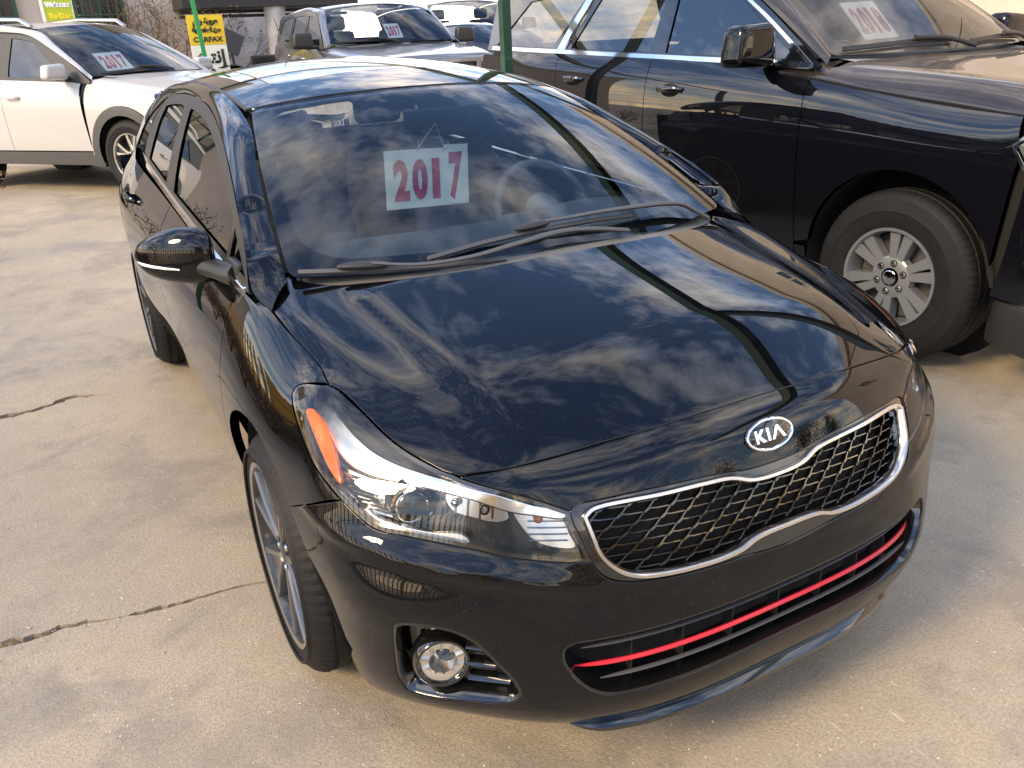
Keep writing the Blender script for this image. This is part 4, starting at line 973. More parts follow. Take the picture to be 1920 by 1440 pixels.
def vehicle(name,label,loc,az,P,paint,scale=1.0):
    """P: cage arrays plus a greenhouse description; y=0 at the front axle, rear is +y, |x| from the centre line"""
    root=empty(name,loc,label,P.get('cat','car'),rot=(0,0,-az)); root.scale=(scale,)*3
    V,F=build_cage(P['FRONT'],P['SIDE'],P['TOP']); V=interp_cage(V,F,10,2); V,F=subdiv(V,F,4); S=Surf(V,F)
    yb=P['axis']; hx=P['hood_x']
    evS=lambda sg:(lambda a,b:S.cast((sg*3,a,b),(-sg,0,0)))
    evP=lambda a,b:S.cast((a,b,3),(0,0,-1))
    evC=lambda a,b:S.cast((3.5*math.sin(a/.9),yb-3.5*math.cos(a/.9),b),(-math.sin(a/.9),math.cos(a/.9),0))
    c2=lambda p:(math.atan2(p[0],yb-p[1])*.9,p[2])
    evD=lambda sg:(lambda a,b:S.cast((sg*(-.6*b+.8*3),a,.8*b+.6*3),(-sg*.8,0,-.6)))
    d2=lambda p:(p[1],-.6*abs(p[0])+.8*p[2])
    h=P.get('h',.06)
    # hood
    fy,ry=P['hood_y']
    half=[(x,float(np.interp(x,*fy))) for x in np.linspace(0,fy[0][-1],8)]+[(float(hx(y)),y) for y in np.linspace(fy[1][-1],ry[1][-1],9)[1:]]+[(x,float(np.interp(x,*ry))) for x in np.linspace(ry[0][-1],0,8)[1:]]
    O=[np.array(p) for p in half]+[np.array((-p[0],p[1])) for p in half[::-1][1:-1]]
    panel('hood',evP,dens(O,.05),h=h,gap=.0025,m=paint,parent=root,flange=.02)
    ra,ca=P['arch_r'],P['arch_z']; sill=P['sill']; g0,g1,g2=P['gaps']; belt=P['belt']; ye=P['ye']; WB=P['wb']
    arc=lambda cy,a0,a1,k=13:[(cy+ra*math.cos(R_(a)),ca+ra*math.sin(R_(a))) for a in np.linspace(a0,a1,k)]
    cx=P['split']
    for sg in(-1,1):
        s3=lambda y,z:tuple(evS(1)(y,z)[0])
        fr=[s3(y,z) for y,z in arc(0,165,10)]; 
        hood_edge=[(hx(y),y,float(evP(hx(y),y)[0][2])) for y in np.linspace(g0,cx+.03,8)]
        seg=[hood_edge,[hood_edge[-1],s3(cx+.02,P['hl_z']),s3(cx,P['hl_z']-.12)],[s3(cx,P['hl_z']-.12),fr[0]],fr,[fr[-1],s3(g0,sill+.06)],[s3(g0,sill+.06),s3(g0,.8*sill+.2*belt(g0)),s3(g0,belt(g0)-.12)],[s3(g0,belt(g0)-.12),hood_edge[0]]]
        panel('fender',evD(sg),dens([np.array(d2(p)) for p in outline(seg,.04)],.05),h=h,gap=.0025,m=paint,parent=root,flange=.03)
        e=evS(sg)
        door=[[(g0,sill),(g0-.0,belt(g0))],[(g0,belt(g0)),(g1,belt(g1))],[(g1,belt(g1)),(g1+.02,sill)],[(g1+.02,sill),(g0,sill)]]
        panel('front_door',e,outline(door,.05),h=h,gap=.0025,m=paint,parent=root)
        rr=arc(WB,180,125,8)
        rdo=[[(g1,belt(g1)),(g1+.02,sill)],[(g1+.02,sill),(rr[0][0]-.04,sill)],[(rr[0][0]-.04,sill)]+rr[1:],[rr[-1],(max(g2,rr[-1][0]+.02),belt(g2))],[(max(g2,rr[-1][0]+.02),belt(g2)),(g1,belt(g1))]]
        panel('rear_door',e,outline(rdo,.05),h=h,gap=.0025,m=paint,parent=root)
        qp=[[(max(g2,rr[-1][0]+.02),belt(g2)),rr[-1]],arc(WB,125,0,12),[arc(WB,125,0,12)[-1],(ye,sill+.1)],[(ye,sill+.1),(ye,belt(ye))],[(ye,belt(ye)),(max(g2,rr[-1][0]+.02),belt(g2))]]
        panel('quarter_panel',e,outline(qp,.06),h=h*1.4,gap=.0025,m=paint,parent=root)
        rk=[[(ra+.01,sill-.15),(ra+.01,sill+.05)],[(ra+.01,sill+.05),(g0,sill+.05)],[(g0,sill+.05),(g0,sill-.006)],[(g0,sill-.006),(WB-ra-.02,sill-.006)],[(WB-ra-.02,sill-.006),(WB-ra-.02,sill-.15)],[(WB-ra-.02,sill-.15),(ra+.01,sill-.15)]]
        panel('sill',e,outline(rk,.05),h=h,gap=.003,m=P.get('clad',paint),parent=root)
        if 'clad' in P:
            for cy in(0,WB):
                O_=[np.array(p) for p in [(cy+(ra+.075)*math.cos(R_(a)),ca+(ra+.075)*math.sin(R_(a))) for a in np.linspace(195,-15,22)]+[(cy+(ra-.012)*math.cos(R_(a)),ca+(ra-.012)*math.sin(R_(a))) for a in np.linspace(-15,195,22)]]
                panel('arch_cladding',e,O_,h=.05,gap=0,m=P['clad'],parent=root,offset=.012,flange=.03)
        for cy in(0,WB):
            mb=MB(); Mx=Matrix.Translation((sg*(P['hw']-.02),cy,ca))@Matrix.Diagonal((sg,1,1,1)); mb.lathe([(ra+.005,-.03),(ra+.01,-.36)],Mx,28,(R_(-105),R_(105))); mb.lathe([(ra+.01,-.36),(.03,-.37)],Mx,28); mb.build('wheel_liner','void',root,sharp=0)
        panel('gap_filler',e,outline([[(cx-.14,ca+.02),(cx-.14,P['hl_z'])],[(cx-.14,P['hl_z']),(cx+.16,P['hl_z'])],[(cx+.16,P['hl_z']),(cx+.16,P['hl_z']-.3)],[(cx+.16,P['hl_z']-.3),(cx+.05,ca+.02)],[(cx+.05,ca+.02),(cx-.14,ca+.02)]],.06),h=.08,gap=0,m='void',parent=root,offset=-.035,flange=0)  # dark sheet added behind the fender gap to block light
        for cy in(0,WB): wheel(root,(sg*(P['hw']-P['wheel'][2]/2-.03),cy,P['wheel'][0]),(sg,0,0),*P['wheel'])
    # bumper / nose as one trimmed sheet with openings
    zt=P['nose_top']
    NX=P['nose']
    half=[(x,y,z) for x,y,z in NX]
    O=[np.array(c2(p)) for p in half]+[np.array(c2((-p[0],p[1],p[2]))) for p in half[::-1][1:-1]]
    holes=[]
    for q in P.get('nose_holes',[]):
        holes.append([np.array(c2(p)) for p in q])
    panel('front_bumper',evC,dens(O,.05),[dens(q,.04) for q in holes],h=h,gap=.004,m=P.get('nose_paint',paint),parent=root)
    for q in holes: panel('grille',evC,dens(q,.05),h=.1,gap=0,m=P.get('grille_mat','plastic_black'),parent=root,offset=-.03,flange=0)
    for q in P.get('lamps',[]):
        L2=dens([np.array(c2(p)) for p in q],.03)
        for s in(1,-1):
            q2=[np.array((s*p[0],p[1])) for p in L2]
            lo=panel('headlight',evC,q2,h=.05,gap=.003,m='lamp_glass',parent=root,offset=.012,flange=.012)
            panel('lamp_bowl',evC,q2,h=.05,gap=.003,m='satin_chrome',parent=lo,offset=.004,flange=0)
            ctr=np.mean(q2,axis=0); q3=[ctr+(p-ctr)*np.array((.55,.5)) for p in q2]
            panel('lamp_signal',evC,q3,h=.05,gap=0,m=P.get('lamp_core','amber'),parent=lo,offset=.007,flange=.004)
            sweep('lamp_rim',frames_on(evC,[tuple(p) for p in q2],True,.012),[(-.008,-.01),(-.006,.004),(.006,.004),(.008,-.01)],'chrome',lo,True)
    # --- greenhouse
    G=P['glass']; (wb,ybe,zbe),(ybc,zbc),(wt,yte,zte),(ytc,ztc)=G
    def Wf(u,v):
        w_=wb+(wt-wb)*v; q=u*u; yc=ybc+(ytc-ybc)*v; y2=ybe+(yte-ybe)*v; zc=zbc+(ztc-zbc)*v+.03*4*v*(1-v); z2=zbe+(zte-zbe)*v+.02*4*v*(1-v)
        return np.array((u*w_,yc+(y2-yc)*q,zc+(z2-zc)*q))
    def evW(a,b):
        p=Wf(a,b);n=np.cross(Wf(a+1e-3,b)-Wf(a-1e-3,b),Wf(a,b+1e-3)-Wf(a,b-1e-3));n/=np.linalg.norm(n);return p,(n if n[2]>0 else -n)
    wsr=dens(rrect(-.99,.99,0,1,.04),.1); panel('windscreen',evW,wsr,h=.12,gap=0,m=P.get('ws','clear_glass'),parent=root,flange=0)
    panel('windscreen_border',evW,wsr,[dens(rrect(-.92,.92,.07,.94,.12),.1)],h=.1,gap=0,m=P.get('ws_border','frit'),parent=root,flange=0,offset=-.006)
    xr=P['xroof']; zr=P['zroof']; yr_=P['yroof']
    rz=lambda x,y:zr(y)-(ztc-zte)*(abs(x)/wt)**2.2
    mb=MB(); ys=np.linspace(0,1,14)
    rows=[]
    for t in ys:
        row=[]
        for s in np.linspace(-1,1,17):
            y0=ytc+(yte-ytc)*s*s; y=y0+(yr_-y0)*t; x=s*(wt+(xr-wt)*t); row.append((x,y,rz(x/(wt+(xr-wt)*t)*wt,y) if t>0 else Wf(s,1)[2]))
        rows.append(row)
    mb.grid(rows); mb.build('roof',P.get('roof_paint',paint),root,sharp=0)
    outer=P['outer']; k=len(outer)
    span=lambda C,m_=6:[np.array(p) for p in crom_span(C,m_)]
    nv=P['nv']; inner=[tuple(Wf(1,v)) for v in nv]
    rest=k-len(nv); inner+=[(wt+(xr-wt)*t+.0,yte+(yr_-yte)*t,rz(wt,yte+(yr_-yte)*t)) for t in np.linspace(0,1,rest+1)[1:]]
    for sg in(-1,1):
        A_,B_=span(inner),span(outer);Gd=[]
        for i,(a,b) in enumerate(zip(A_,B_)):
            t=A_[min(i+1,len(A_)-1)]-A_[max(i-1,0)];cd_=np.cross(b-a,t);cd_/=max(np.linalg.norm(cd_),1e-9)
            if cd_[0]<0:cd_=-cd_
            wd=np.linalg.norm(b-a); Gd.append([(sg*p[0],p[1],p[2]) for p in[a+(b-a)*s+cd_*.14*wd*4*s*(1-s) for s in np.linspace(0,1,7)]])
        mb=MB();mb.grid(Gd);o=mb.build('roof_pillar',paint,root,sharp=0)
        if sum(f.normal.x*sg for f in o.data.polygons)<0: o.data.flip_normals()
        zb=belt; x0=P['gx']
        evG=lambda a,b:(np.array((sg*x0(a,b),a,b)),np.array((sg*.93,0,.36)))
        oy=[(p[0],p[1]-.004) for p in crom([(q[1],q[2]) for q in outer],.05)]
        bl=[(y,zb(y)-.01) for y in np.linspace(outer[-1][1],outer[0][1]+.02,14)]
        topf=lambda y:float(np.interp(y,[p[0] for p in oy],[p[1] for p in oy]))
        wins=[]
        for (ya,yz,yb1,yb2) in P['windows']:   # bottom y range, top y range
            n_=8; w_=[(y,zb(y)+.03) for y in np.linspace(yz,ya,n_)]+[(y,topf(y)-.055) for y in np.linspace(min(yb1,yb2),max(yb1,yb2),n_)]
            wins.append(dens([np.array(p) for p in w_],.08))
        panel('window_frame',evG,dens([np.array(p) for p in oy+bl],.08),wins,h=.1,gap=.002,m=P.get('frame','piano_black'),parent=root,flange=.01)
        for q in wins:
            w_=panel('side_window',evG,q,h=.15,gap=0,m=P.get('sideglass','side_glass'),parent=root,flange=0,offset=-.008)
        if P.get('chrome'):
            sweep('belt_chrome',frames_on(evG,[(y,zb(y)+.004) for y in np.linspace(P['chrome'][0],P['chrome'][1],30)],False,.004),[(-.017,-.004),(-.013,.008),(.013,.008),(.017,-.004)],'chrome',root,False)
            sweep('pillar_chrome',frames_on(evG,[(a,b-.038) for a,b in oy if P['chrome'][0]<a<P['chrome'][0]+.95],False,.004),[(-.010,-.004),(-.008,.006),(.008,.006),(.010,-.004)],'chrome',root,False)
        # mirror
        mx_,my_,mz_,sx_,sy_,sz_=P['mirror']; mb=MB(); bm=bmesh.new(); bmesh.ops.create_cube(bm,size=2)
        for v in bm.verts: v.co=Vector((v.co.x*sx_*(1-.12*v.co.z),v.co.y*sy_*(1 if v.co.y<0 else .6),v.co.z*sz_*(1-.12*(v.co.x*sg>0))))
        bmesh.ops.bevel(bm,geom=bm.edges[:],offset=min(sx_,sy_,sz_)*.55,segments=4,affect='EDGES',profile=.6); bm.verts.index_update()
        mb.add([(v.co.x+sg*mx_,v.co.y+my_,v.co.z+mz_) for v in bm.verts],[[v.index for v in f.verts] for f in bm.faces]); bm.free()
        mo=mb.build('door_mirror',P.get('mirror_mat',paint),root,sharp=0)
        mb=MB();mb.tube([(sg*(x0(my_,mz_)-.02),my_+.04,mz_-sz_*.75),(sg*(mx_-sx_*.5),my_+.02,mz_-sz_*.8)],.035,10,sq=(.7,1.3));mb.build('mirror_arm','plastic_black',mo)
        for y,z in P['handles']:
            p,n=evS(sg)(y,z);A=[]
            for t in np.linspace(-1,1,9):
                q,nn=evS(sg)(y+.10*t,z);A.append(Vector(q)+Vector(nn)*(.035*(1-t**4)+.002))
            mb=MB();mb.tube(A,[.009]+[.014]*7+[.009],10,sq=(1.3,.7));hd=mb.build('door_handle',P.get('handle_mat','chrome'),root)
            pts=[np.array((y+.075*math.cos(t),z-.004+.036*math.sin(t))) for t in np.linspace(0,2*math.pi,20)[:-1]]
            panel('handle_recess',evS(sg),pts,h=.04,gap=0,m=P.get('recess_mat','void'),parent=hd,flange=0,offset=.0015)  # flat oval on the door, black by default as the hollow's painted shade
    # underside, cabin, wipers
    mb=MB();mb.box((0,(ye-.6)/2,sill),(P['hw']-.2,(ye+.6)/2,.03));mb.box((0,ybe+.1,(sill+zbc)/2),(wb-.06,.03,(zbc-sill)/2-.06));mb.box((0,ye-.03,(sill+belt(ye))/2+.02),(P['hw']-.2,.02,(belt(ye)-sill)/2));mb.build('underbody','void',root,smooth=False)
    mb=MB();mb.grid([[(s*(wb-.06),ybc+.07+t,zbc-.03+.02*math.sin(3*t*3)) for s in np.linspace(-1,1,9)] for t in np.linspace(0,.55,6)]);mb.build('dashboard',P.get('dash','interior_dark'),root)
    for x in(-.42,.42):
        mb=MB();mb.box((x,g1-.05,zbc-.12),(.24,.07,.30),Matrix.Rotation(R_(-12),3,'X'),.06);st=mb.build('seat','interior_grey',root)
        mb=MB();mb.box((x,g1+.03,zbc+.28),(.13,.05,.09),None,.04);mb.build('headrest','interior_grey',st)
    for B_,A_ in P.get('wipers',[]):
        fr=frames_on(evW,[tuple(p) for p in crom(B_,.1)],False,.005);bl_=sweep('wiper',fr,[(-.006,0),(-.012,.012),(.006,.022),(.012,.012)],'plastic_black',root,False)
        mb=MB();mb.tube([Vector(evW(a,b)[0]+evW(a,b)[1]*.04) for a,b in crom(A_,.08)],.012,8);mb.build('wiper_arm','plastic_black',bl_)
    return root,dict(W=evW,S=evS,Pl=evP,C=evC,c2=c2)
def crom_span(C,k):
    P=[np.array(p,float) for p in C];o=[]
    for i in range(len(P)-1):
        p1,p2=P[i],P[i+1];p0=P[i-1] if i>0 else 2*p1-p2;p3=P[i+2] if i+2<len(P) else 2*p2-p1
        for j in range(k):
            t=j/k;o.append(.5*((2*p1)+(-p0+p2)*t+(2*p0-5*p1+4*p2-p3)*t*t+(-p0+3*p1-3*p2+p3)*t**3))
    o.append(P[-1]);return o
# ------------------------------------------------------------------ big black SUV
dusty('paint_dusty',(.0035,.0035,.0055),(.26,.22,.18),.30,1.62)
X5=(0,.35,.65,.86,.965)
def frow(z,y0,back,xs=X5,zc=0): return [(x,y0+back[i],z+zc*(1-(x/1.)**2)) for i,x in enumerate(xs)]
B0=(0,.01,.05,.13,.30)
TA=dict(cat='suv',
 FRONT=[frow(.36,-.93,B0),frow(.55,-1.0,B0),frow(.74,-1.0,B0),frow(.90,-.97,B0),frow(1.02,-.955,B0),frow(1.12,-.94,B0,zc=.03),[(0,-.86,1.20),(.35,-.85,1.195),(.65,-.81,1.19),(.80,-.74,1.185),(.88,-.55,1.19)]],
 SIDE=[[(.97,-.42,.38),(.985,-.42,.56),(.995,-.42,.76),(1.0,-.42,.92),(.995,-.42,1.04),(.965,-.42,1.13),(.885,-.40,1.215)],
  [(.965,0,.38),(.99,0,.56),(1.005,0,.76),(1.01,0,.93),(1.005,0,1.06),(.975,0,1.16),(.89,0,1.255)],
  [(.955,.5,.38),(.985,.5,.57),(1.0,.5,.77),(1.008,.5,.95),(1.003,.5,1.09),(.98,.5,1.21),(.90,.5,1.31)],
  [(.955,1.3,.38),(.985,1.3,.57),(1.0,1.3,.78),(1.008,1.3,.97),(1.003,1.3,1.12),(.985,1.3,1.25),(.93,1.3,1.37)],
  [(.955,2.4,.38),(.985,2.4,.57),(1.0,2.4,.78),(1.008,2.4,.98),(1.003,2.4,1.15),(.985,2.4,1.29),(.93,2.4,1.42)],
  [(.955,3.1,.40),(.985,3.1,.57),(1.0,3.1,.78),(1.006,3.1,.98),(1.0,3.1,1.16),(.98,3.1,1.31),(.93,3.1,1.43)],
  [(.92,3.70,.5),(.94,3.72,.62),(.95,3.73,.80),(.955,3.73,.98),(.95,3.72,1.16),(.93,3.70,1.31),(.89,3.68,1.44)]],
 TOP=[[(.80,-.42,1.245),(.62,-.42,1.25),(.33,-.42,1.26),(0,-.42,1.265)],[(.80,0,1.29),(.62,0,1.295),(.33,0,1.305),(0,0,1.31)],[(.80,.50,1.335),(.62,.50,1.34),(.33,.50,1.35),(0,.50,1.355)]],
 axis=1.6,hood_x=lambda y:float(np.interp(y,[-.8,-.5,0,.5],[.80,.86,.865,.86])),hood_y=(([0,.35,.65,.80],[-.87,-.86,-.82,-.74]),([0,.4,.86],[.40,.41,.46])),
 arch_r=.47,arch_z=.42,sill=.42,gaps=(.55,1.68,2.60),belt=lambda y:1.315+.042*(y-.5),ye=3.64,wb=2.80,split=-.50,hl_z=1.10,hw=1.01,
 wheel=(.40,.2286,.265,'six'),nose_top=1.2,
 nose=[(0,-.88,1.19),(.35,-.87,1.185),(.65,-.83,1.18),(.80,-.74,1.178),(.868,-.50,1.195),(.955,-.49,1.10),(.975,-.49,.98),(.985,-.49,.70),(.98,-.46,.42),(.93,-.62,.38),(.8,-.82,.37),(.4,-.93,.37),(0,-.94,.37)],
 nose_holes=[[(-.55,-.93,1.10),(.55,-.93,1.10),(.55,-.93,.86),(-.55,-.93,.86)]],
 lamps=[[(.62,-.87,1.12),(.80,-.80,1.13),(.93,-.48,1.125),(.985,-.46,1.03),(.98,-.52,.93),(.80,-.80,.92),(.62,-.87,.94)]],
 glass=[(.84,.53,1.365),(.36,1.36),(.70,1.18,1.80),(1.0,1.85)],xroof=.70,zroof=lambda y:float(np.interp(y,[.9,1.3,2.0,3,4.3],[1.84,1.875,1.895,1.89,1.86])),yroof=3.58,
 outer=[(.90,.50,1.325),(.875,.72,1.47),(.835,.98,1.63),(.79,1.25,1.765),(.775,1.6,1.80),(.77,2.2,1.815),(.77,2.9,1.81),(.78,3.58,1.77)],nv=(0,.3,.62,.95),
 gx=lambda y,z:.93-.33*(z-1.35),windows=[(.66,1.60,1.60,1.16),(1.74,2.52,2.28,1.70),(2.74,3.46,3.12,2.46)],frame='piano_black',chrome=(.56,3.50),sideglass='dark_glass',
 mirror=(1.13,.80,1.42,.13,.085,.105),mirror_mat='paint_black',handles=[(1.47,1.20),(2.38,1.245)],handle_mat='piano_black',ws='dusty_glass',ws_border='dust_film',dash='interior_grey',
 wipers=[([(-.93,.02),(-.5,.05),(-.1,.055)],[(-.45,.055),(-.2,.04),(0,-.03)]),([(.05,.03),(.5,.05),(.9,.03)],[(.5,.05),(.75,.03),(.95,-.04)])],h=.06)
mat('dust_film',(.24,.20,.16),.9)
taz=R_(-4); rd=(math.sin(taz),math.cos(taz)); inn_=(math.cos(taz),-math.sin(taz))
suv,sv=vehicle('parked_suv','large black dusty SUV with chrome window trim beside the foreground car',(2.10+inn_[0]*1.01,1.46+inn_[1]*1.01,.01),taz,TA,'paint_dusty')
for sg in(-1,1):
    mb=MB();mb.box((sg*.90,-.60,.30),(.085,.13,.10),Matrix.Rotation(sg*R_(24),3,'Z'),.02);mb.build('air_dam','plastic_black',suv)
for sg in(-1,1):
    gx_=TA['gx']; A=[(np.array((sg*(gx_(y,z)+.004),y,z)),np.array((0,1.,0)),np.array((sg*1.,0,.3))) for y,z in((2.64,1.40),(2.56,1.53),(2.46,1.66),(2.39,1.77))]
    sweep('pillar_trim',A,[(-.040,-.004),(-.036,.008),(.036,.008),(.040,-.004)],'chrome',suv,False)
bpy.context.view_layer.update()
def suvW(u,v,o=-.012): 
    p,n=sv['W'](u,v); return suv.matrix_world@Vector(p+n*o)
year_card('2018',suvW(-.70,.47),suvW(-.45,.47),suvW(-.70,.13),suvW(-.45,.13),'faded 2018 sheet behind the windscreen of the large black SUV',redmat='card_faded' if mat('card_faded',(.50,.10,.12),.7) else None)
# ------------------------------------------------------------------ white crossover
mat('paint_white',(.42,.415,.41),.35,coat=.8,coat_rough=.03)
XR=(0,.32,.58,.76,.87)
BR=(0,.015,.06,.15,.33)
RA=dict(cat='suv',
 FRONT=[frow(.26,-.80,BR,XR),frow(.42,-.90,BR,XR),frow(.56,-.91,BR,XR),frow(.70,-.88,BR,XR),frow(.80,-.85,BR,XR),frow(.88,-.80,BR,XR),[(0,-.70,.97),(.32,-.69,.965),(.58,-.63,.955),(.72,-.52,.95),(.80,-.34,.96)]],
 SIDE=[[(.87,-.36,.28),(.89,-.36,.44),(.905,-.36,.58),(.91,-.36,.71),(.905,-.36,.81),(.88,-.34,.91),(.81,-.24,.985)],
  [(.87,0,.28),(.90,0,.44),(.915,0,.58),(.92,0,.72),(.918,0,.83),(.89,0,.94),(.82,0,1.03)],
  [(.86,.5,.28),(.89,.5,.44),(.905,.5,.60),(.915,.5,.74),(.915,.5,.87),(.895,.5,.98),(.84,.5,1.075)],
  [(.86,1.2,.28),(.89,1.2,.44),(.905,1.2,.60),(.915,1.2,.76),(.915,1.2,.90),(.895,1.2,1.01),(.845,1.2,1.11)],
  [(.86,2.0,.28),(.89,2.0,.44),(.905,2.0,.60),(.915,2.0,.77),(.915,2.0,.92),(.90,2.0,1.05),(.845,2.0,1.15)],
  [(.86,2.66,.28),(.89,2.66,.44),(.91,2.66,.60),(.92,2.66,.78),(.915,2.66,.94),(.90,2.66,1.08),(.84,2.66,1.20)],
  [(.80,3.45,.35),(.82,3.47,.48),(.83,3.48,.62),(.84,3.48,.80),(.83,3.47,.96),(.81,3.45,1.10),(.76,3.42,1.22)]],
 TOP=[[(.72,-.22,1.01),(.56,-.24,1.02),(.30,-.26,1.03),(0,-.27,1.035)],[(.72,.05,1.06),(.56,.02,1.07),(.30,-.02,1.08),(0,-.03,1.085)],[(.72,.42,1.105),(.56,.34,1.115),(.30,.26,1.125),(0,.24,1.13)]],
 axis=1.2,hood_x=lambda y:float(np.interp(y,[-.52,-.25,.2,.45],[.72,.775,.785,.77])),hood_y=(([0,.32,.58,.72],[-.70,-.69,-.63,-.52]),([0,.35,.77],[.18,.22,.36])),
 arch_r=.40,arch_z=.37,sill=.42,gaps=(.50,1.60,2.35),belt=lambda y:1.065+.045*(y-.5),ye=3.40,wb=2.66,split=-.44,hl_z=.88,hw=.92,
 wheel=(.362,.2286,.235,'split5'),nose_top=.97,clad='plastic_grey',
 nose=[(0,-.71,.96),(.32,-.70,.955),(.58,-.65,.945),(.72,-.54,.94),(.785,-.42,.955),(.87,-.43,.88),(.90,-.43,.78),(.90,-.40,.60),(.89,-.36,.36),(.80,-.60,.30),(.5,-.78,.27),(0,-.81,.27)],
 nose_holes=[[(-.45,-.88,.62),(.45,-.88,.62),(.38,-.86,.40),(-.38,-.86,.40)]],
 lamps=[[(.50,-.75,.90),(.70,-.62,.915),(.83,-.40,.93),(.855,-.38,.89),(.80,-.55,.83),(.62,-.74,.80),(.50,-.80,.82)]],
 glass=[(.77,.42,1.11),(.16,1.125),(.61,1.25,1.575),(1.10,1.61)],xroof=.58,zroof=lambda y:float(np.interp(y,[1.0,1.4,2.0,2.8,3.5],[1.60,1.645,1.665,1.64,1.56])),yroof=3.35,
 outer=[(.835,.36,1.075),(.80,.62,1.23),(.755,.92,1.385),(.70,1.22,1.51),(.68,1.5,1.555),(.67,2.0,1.575),(.675,2.6,1.56),(.70,3.25,1.48)],nv=(0,.3,.62,.95),
 gx=lambda y,z:.85-.32*(z-1.08)-.12*max(0,z-1.2),windows=[(.70,1.52,1.52,1.20),(1.66,2.32,2.40,1.68),(2.44,2.95,2.75,2.5)],frame='plastic_black',sideglass='side_glass',
 mirror=(1.01,.66,1.17,.115,.075,.075),mirror_mat='paint_white',handles=[(1.42,.94),(2.25,.98)],handle_mat='paint_white',recess_mat='paint_white',ws='clear_glass',dash='interior_grey',
 wipers=[([(-.9,.02),(-.4,.04),(0,.04)],[(-.45,.05),(-.2,.03),(0,-.03)])],h=.07)
raz=R_(-38); RS=1.0
ir=(math.cos(raz),-math.sin(raz))
rav,rv_=vehicle('parked_crossover','white crossover SUV with black wheel arch trim and a 2017 card',(-.44+ir[0]*.92*RS,8.10+ir[1]*.92*RS,.25),raz,RA,'paint_white',RS)
for sg in(-1,1):
    mb=MB();mb.tube([(sg*.60,1.30,1.60),(sg*.62,1.42,1.665),(sg*.63,2.0,1.70),(sg*.62,2.7,1.68),(sg*.60,2.95,1.62)],.02,8,sq=(1,1.3));mb.build('roof_rail','satin_chrome',rav)
bpy.context.view_layer.update()
def ravW(u,v,o=-.012):
    p,n=rv_['W'](u,v); return rav.matrix_world@Vector(p+n*o)
year_card('2017',ravW(-.74,.40),ravW(-.38,.40),ravW(-.78,.08),ravW(-.42,.08),'yellowish 2017 card in the windscreen of the white crossover')
# ------------------------------------------------------------------ silver SUV further back (boxier, same cage family)
mat('paint_silver',(.17,.18,.20),.3,.7,coat=1,coat_rough=.03)
mat('paint_slate',(.10,.125,.17),.3,.6,coat=1,coat_rough=.03)
SI=dict(TA); SI.update(frame='paint_silver',ws='clear_glass',ws_border='frit',dash='interior_dark',chrome=None,mirror_mat='plastic_black',handle_mat='paint_silver',sideglass='clear_glass',wheel=(.39,.2286,.25,'split5'),
  windows=[(.70,1.60,1.60,1.20),(1.76,2.50,2.48,1.78),(2.66,3.40,3.30,2.64)],lamp_core='reflector',wipers=[([(-.9,.02),(-.4,.04),(0,.04)],[(-.45,.05),(-.2,.03),(0,-.03)])])
saz=R_(3); is_=(math.cos(saz),-math.sin(saz)); SS=.96
sil,sl_=vehicle('parked_suv','grey-blue SUV at the back with dark door mirrors and a 2017 card',(2.98,9.15,.25),saz,SI,'paint_silver',SS)
bpy.context.view_layer.update()
def silW(u,v,o=-.012):
    p,n=sl_['W'](u,v); return sil.matrix_world@Vector(p+n*o)
year_card('2017',silW(-.10,.42),silW(.16,.42),silW(-.11,.10),silW(.15,.10),'small 2017 card in the windscreen of the grey-blue SUV at the back')
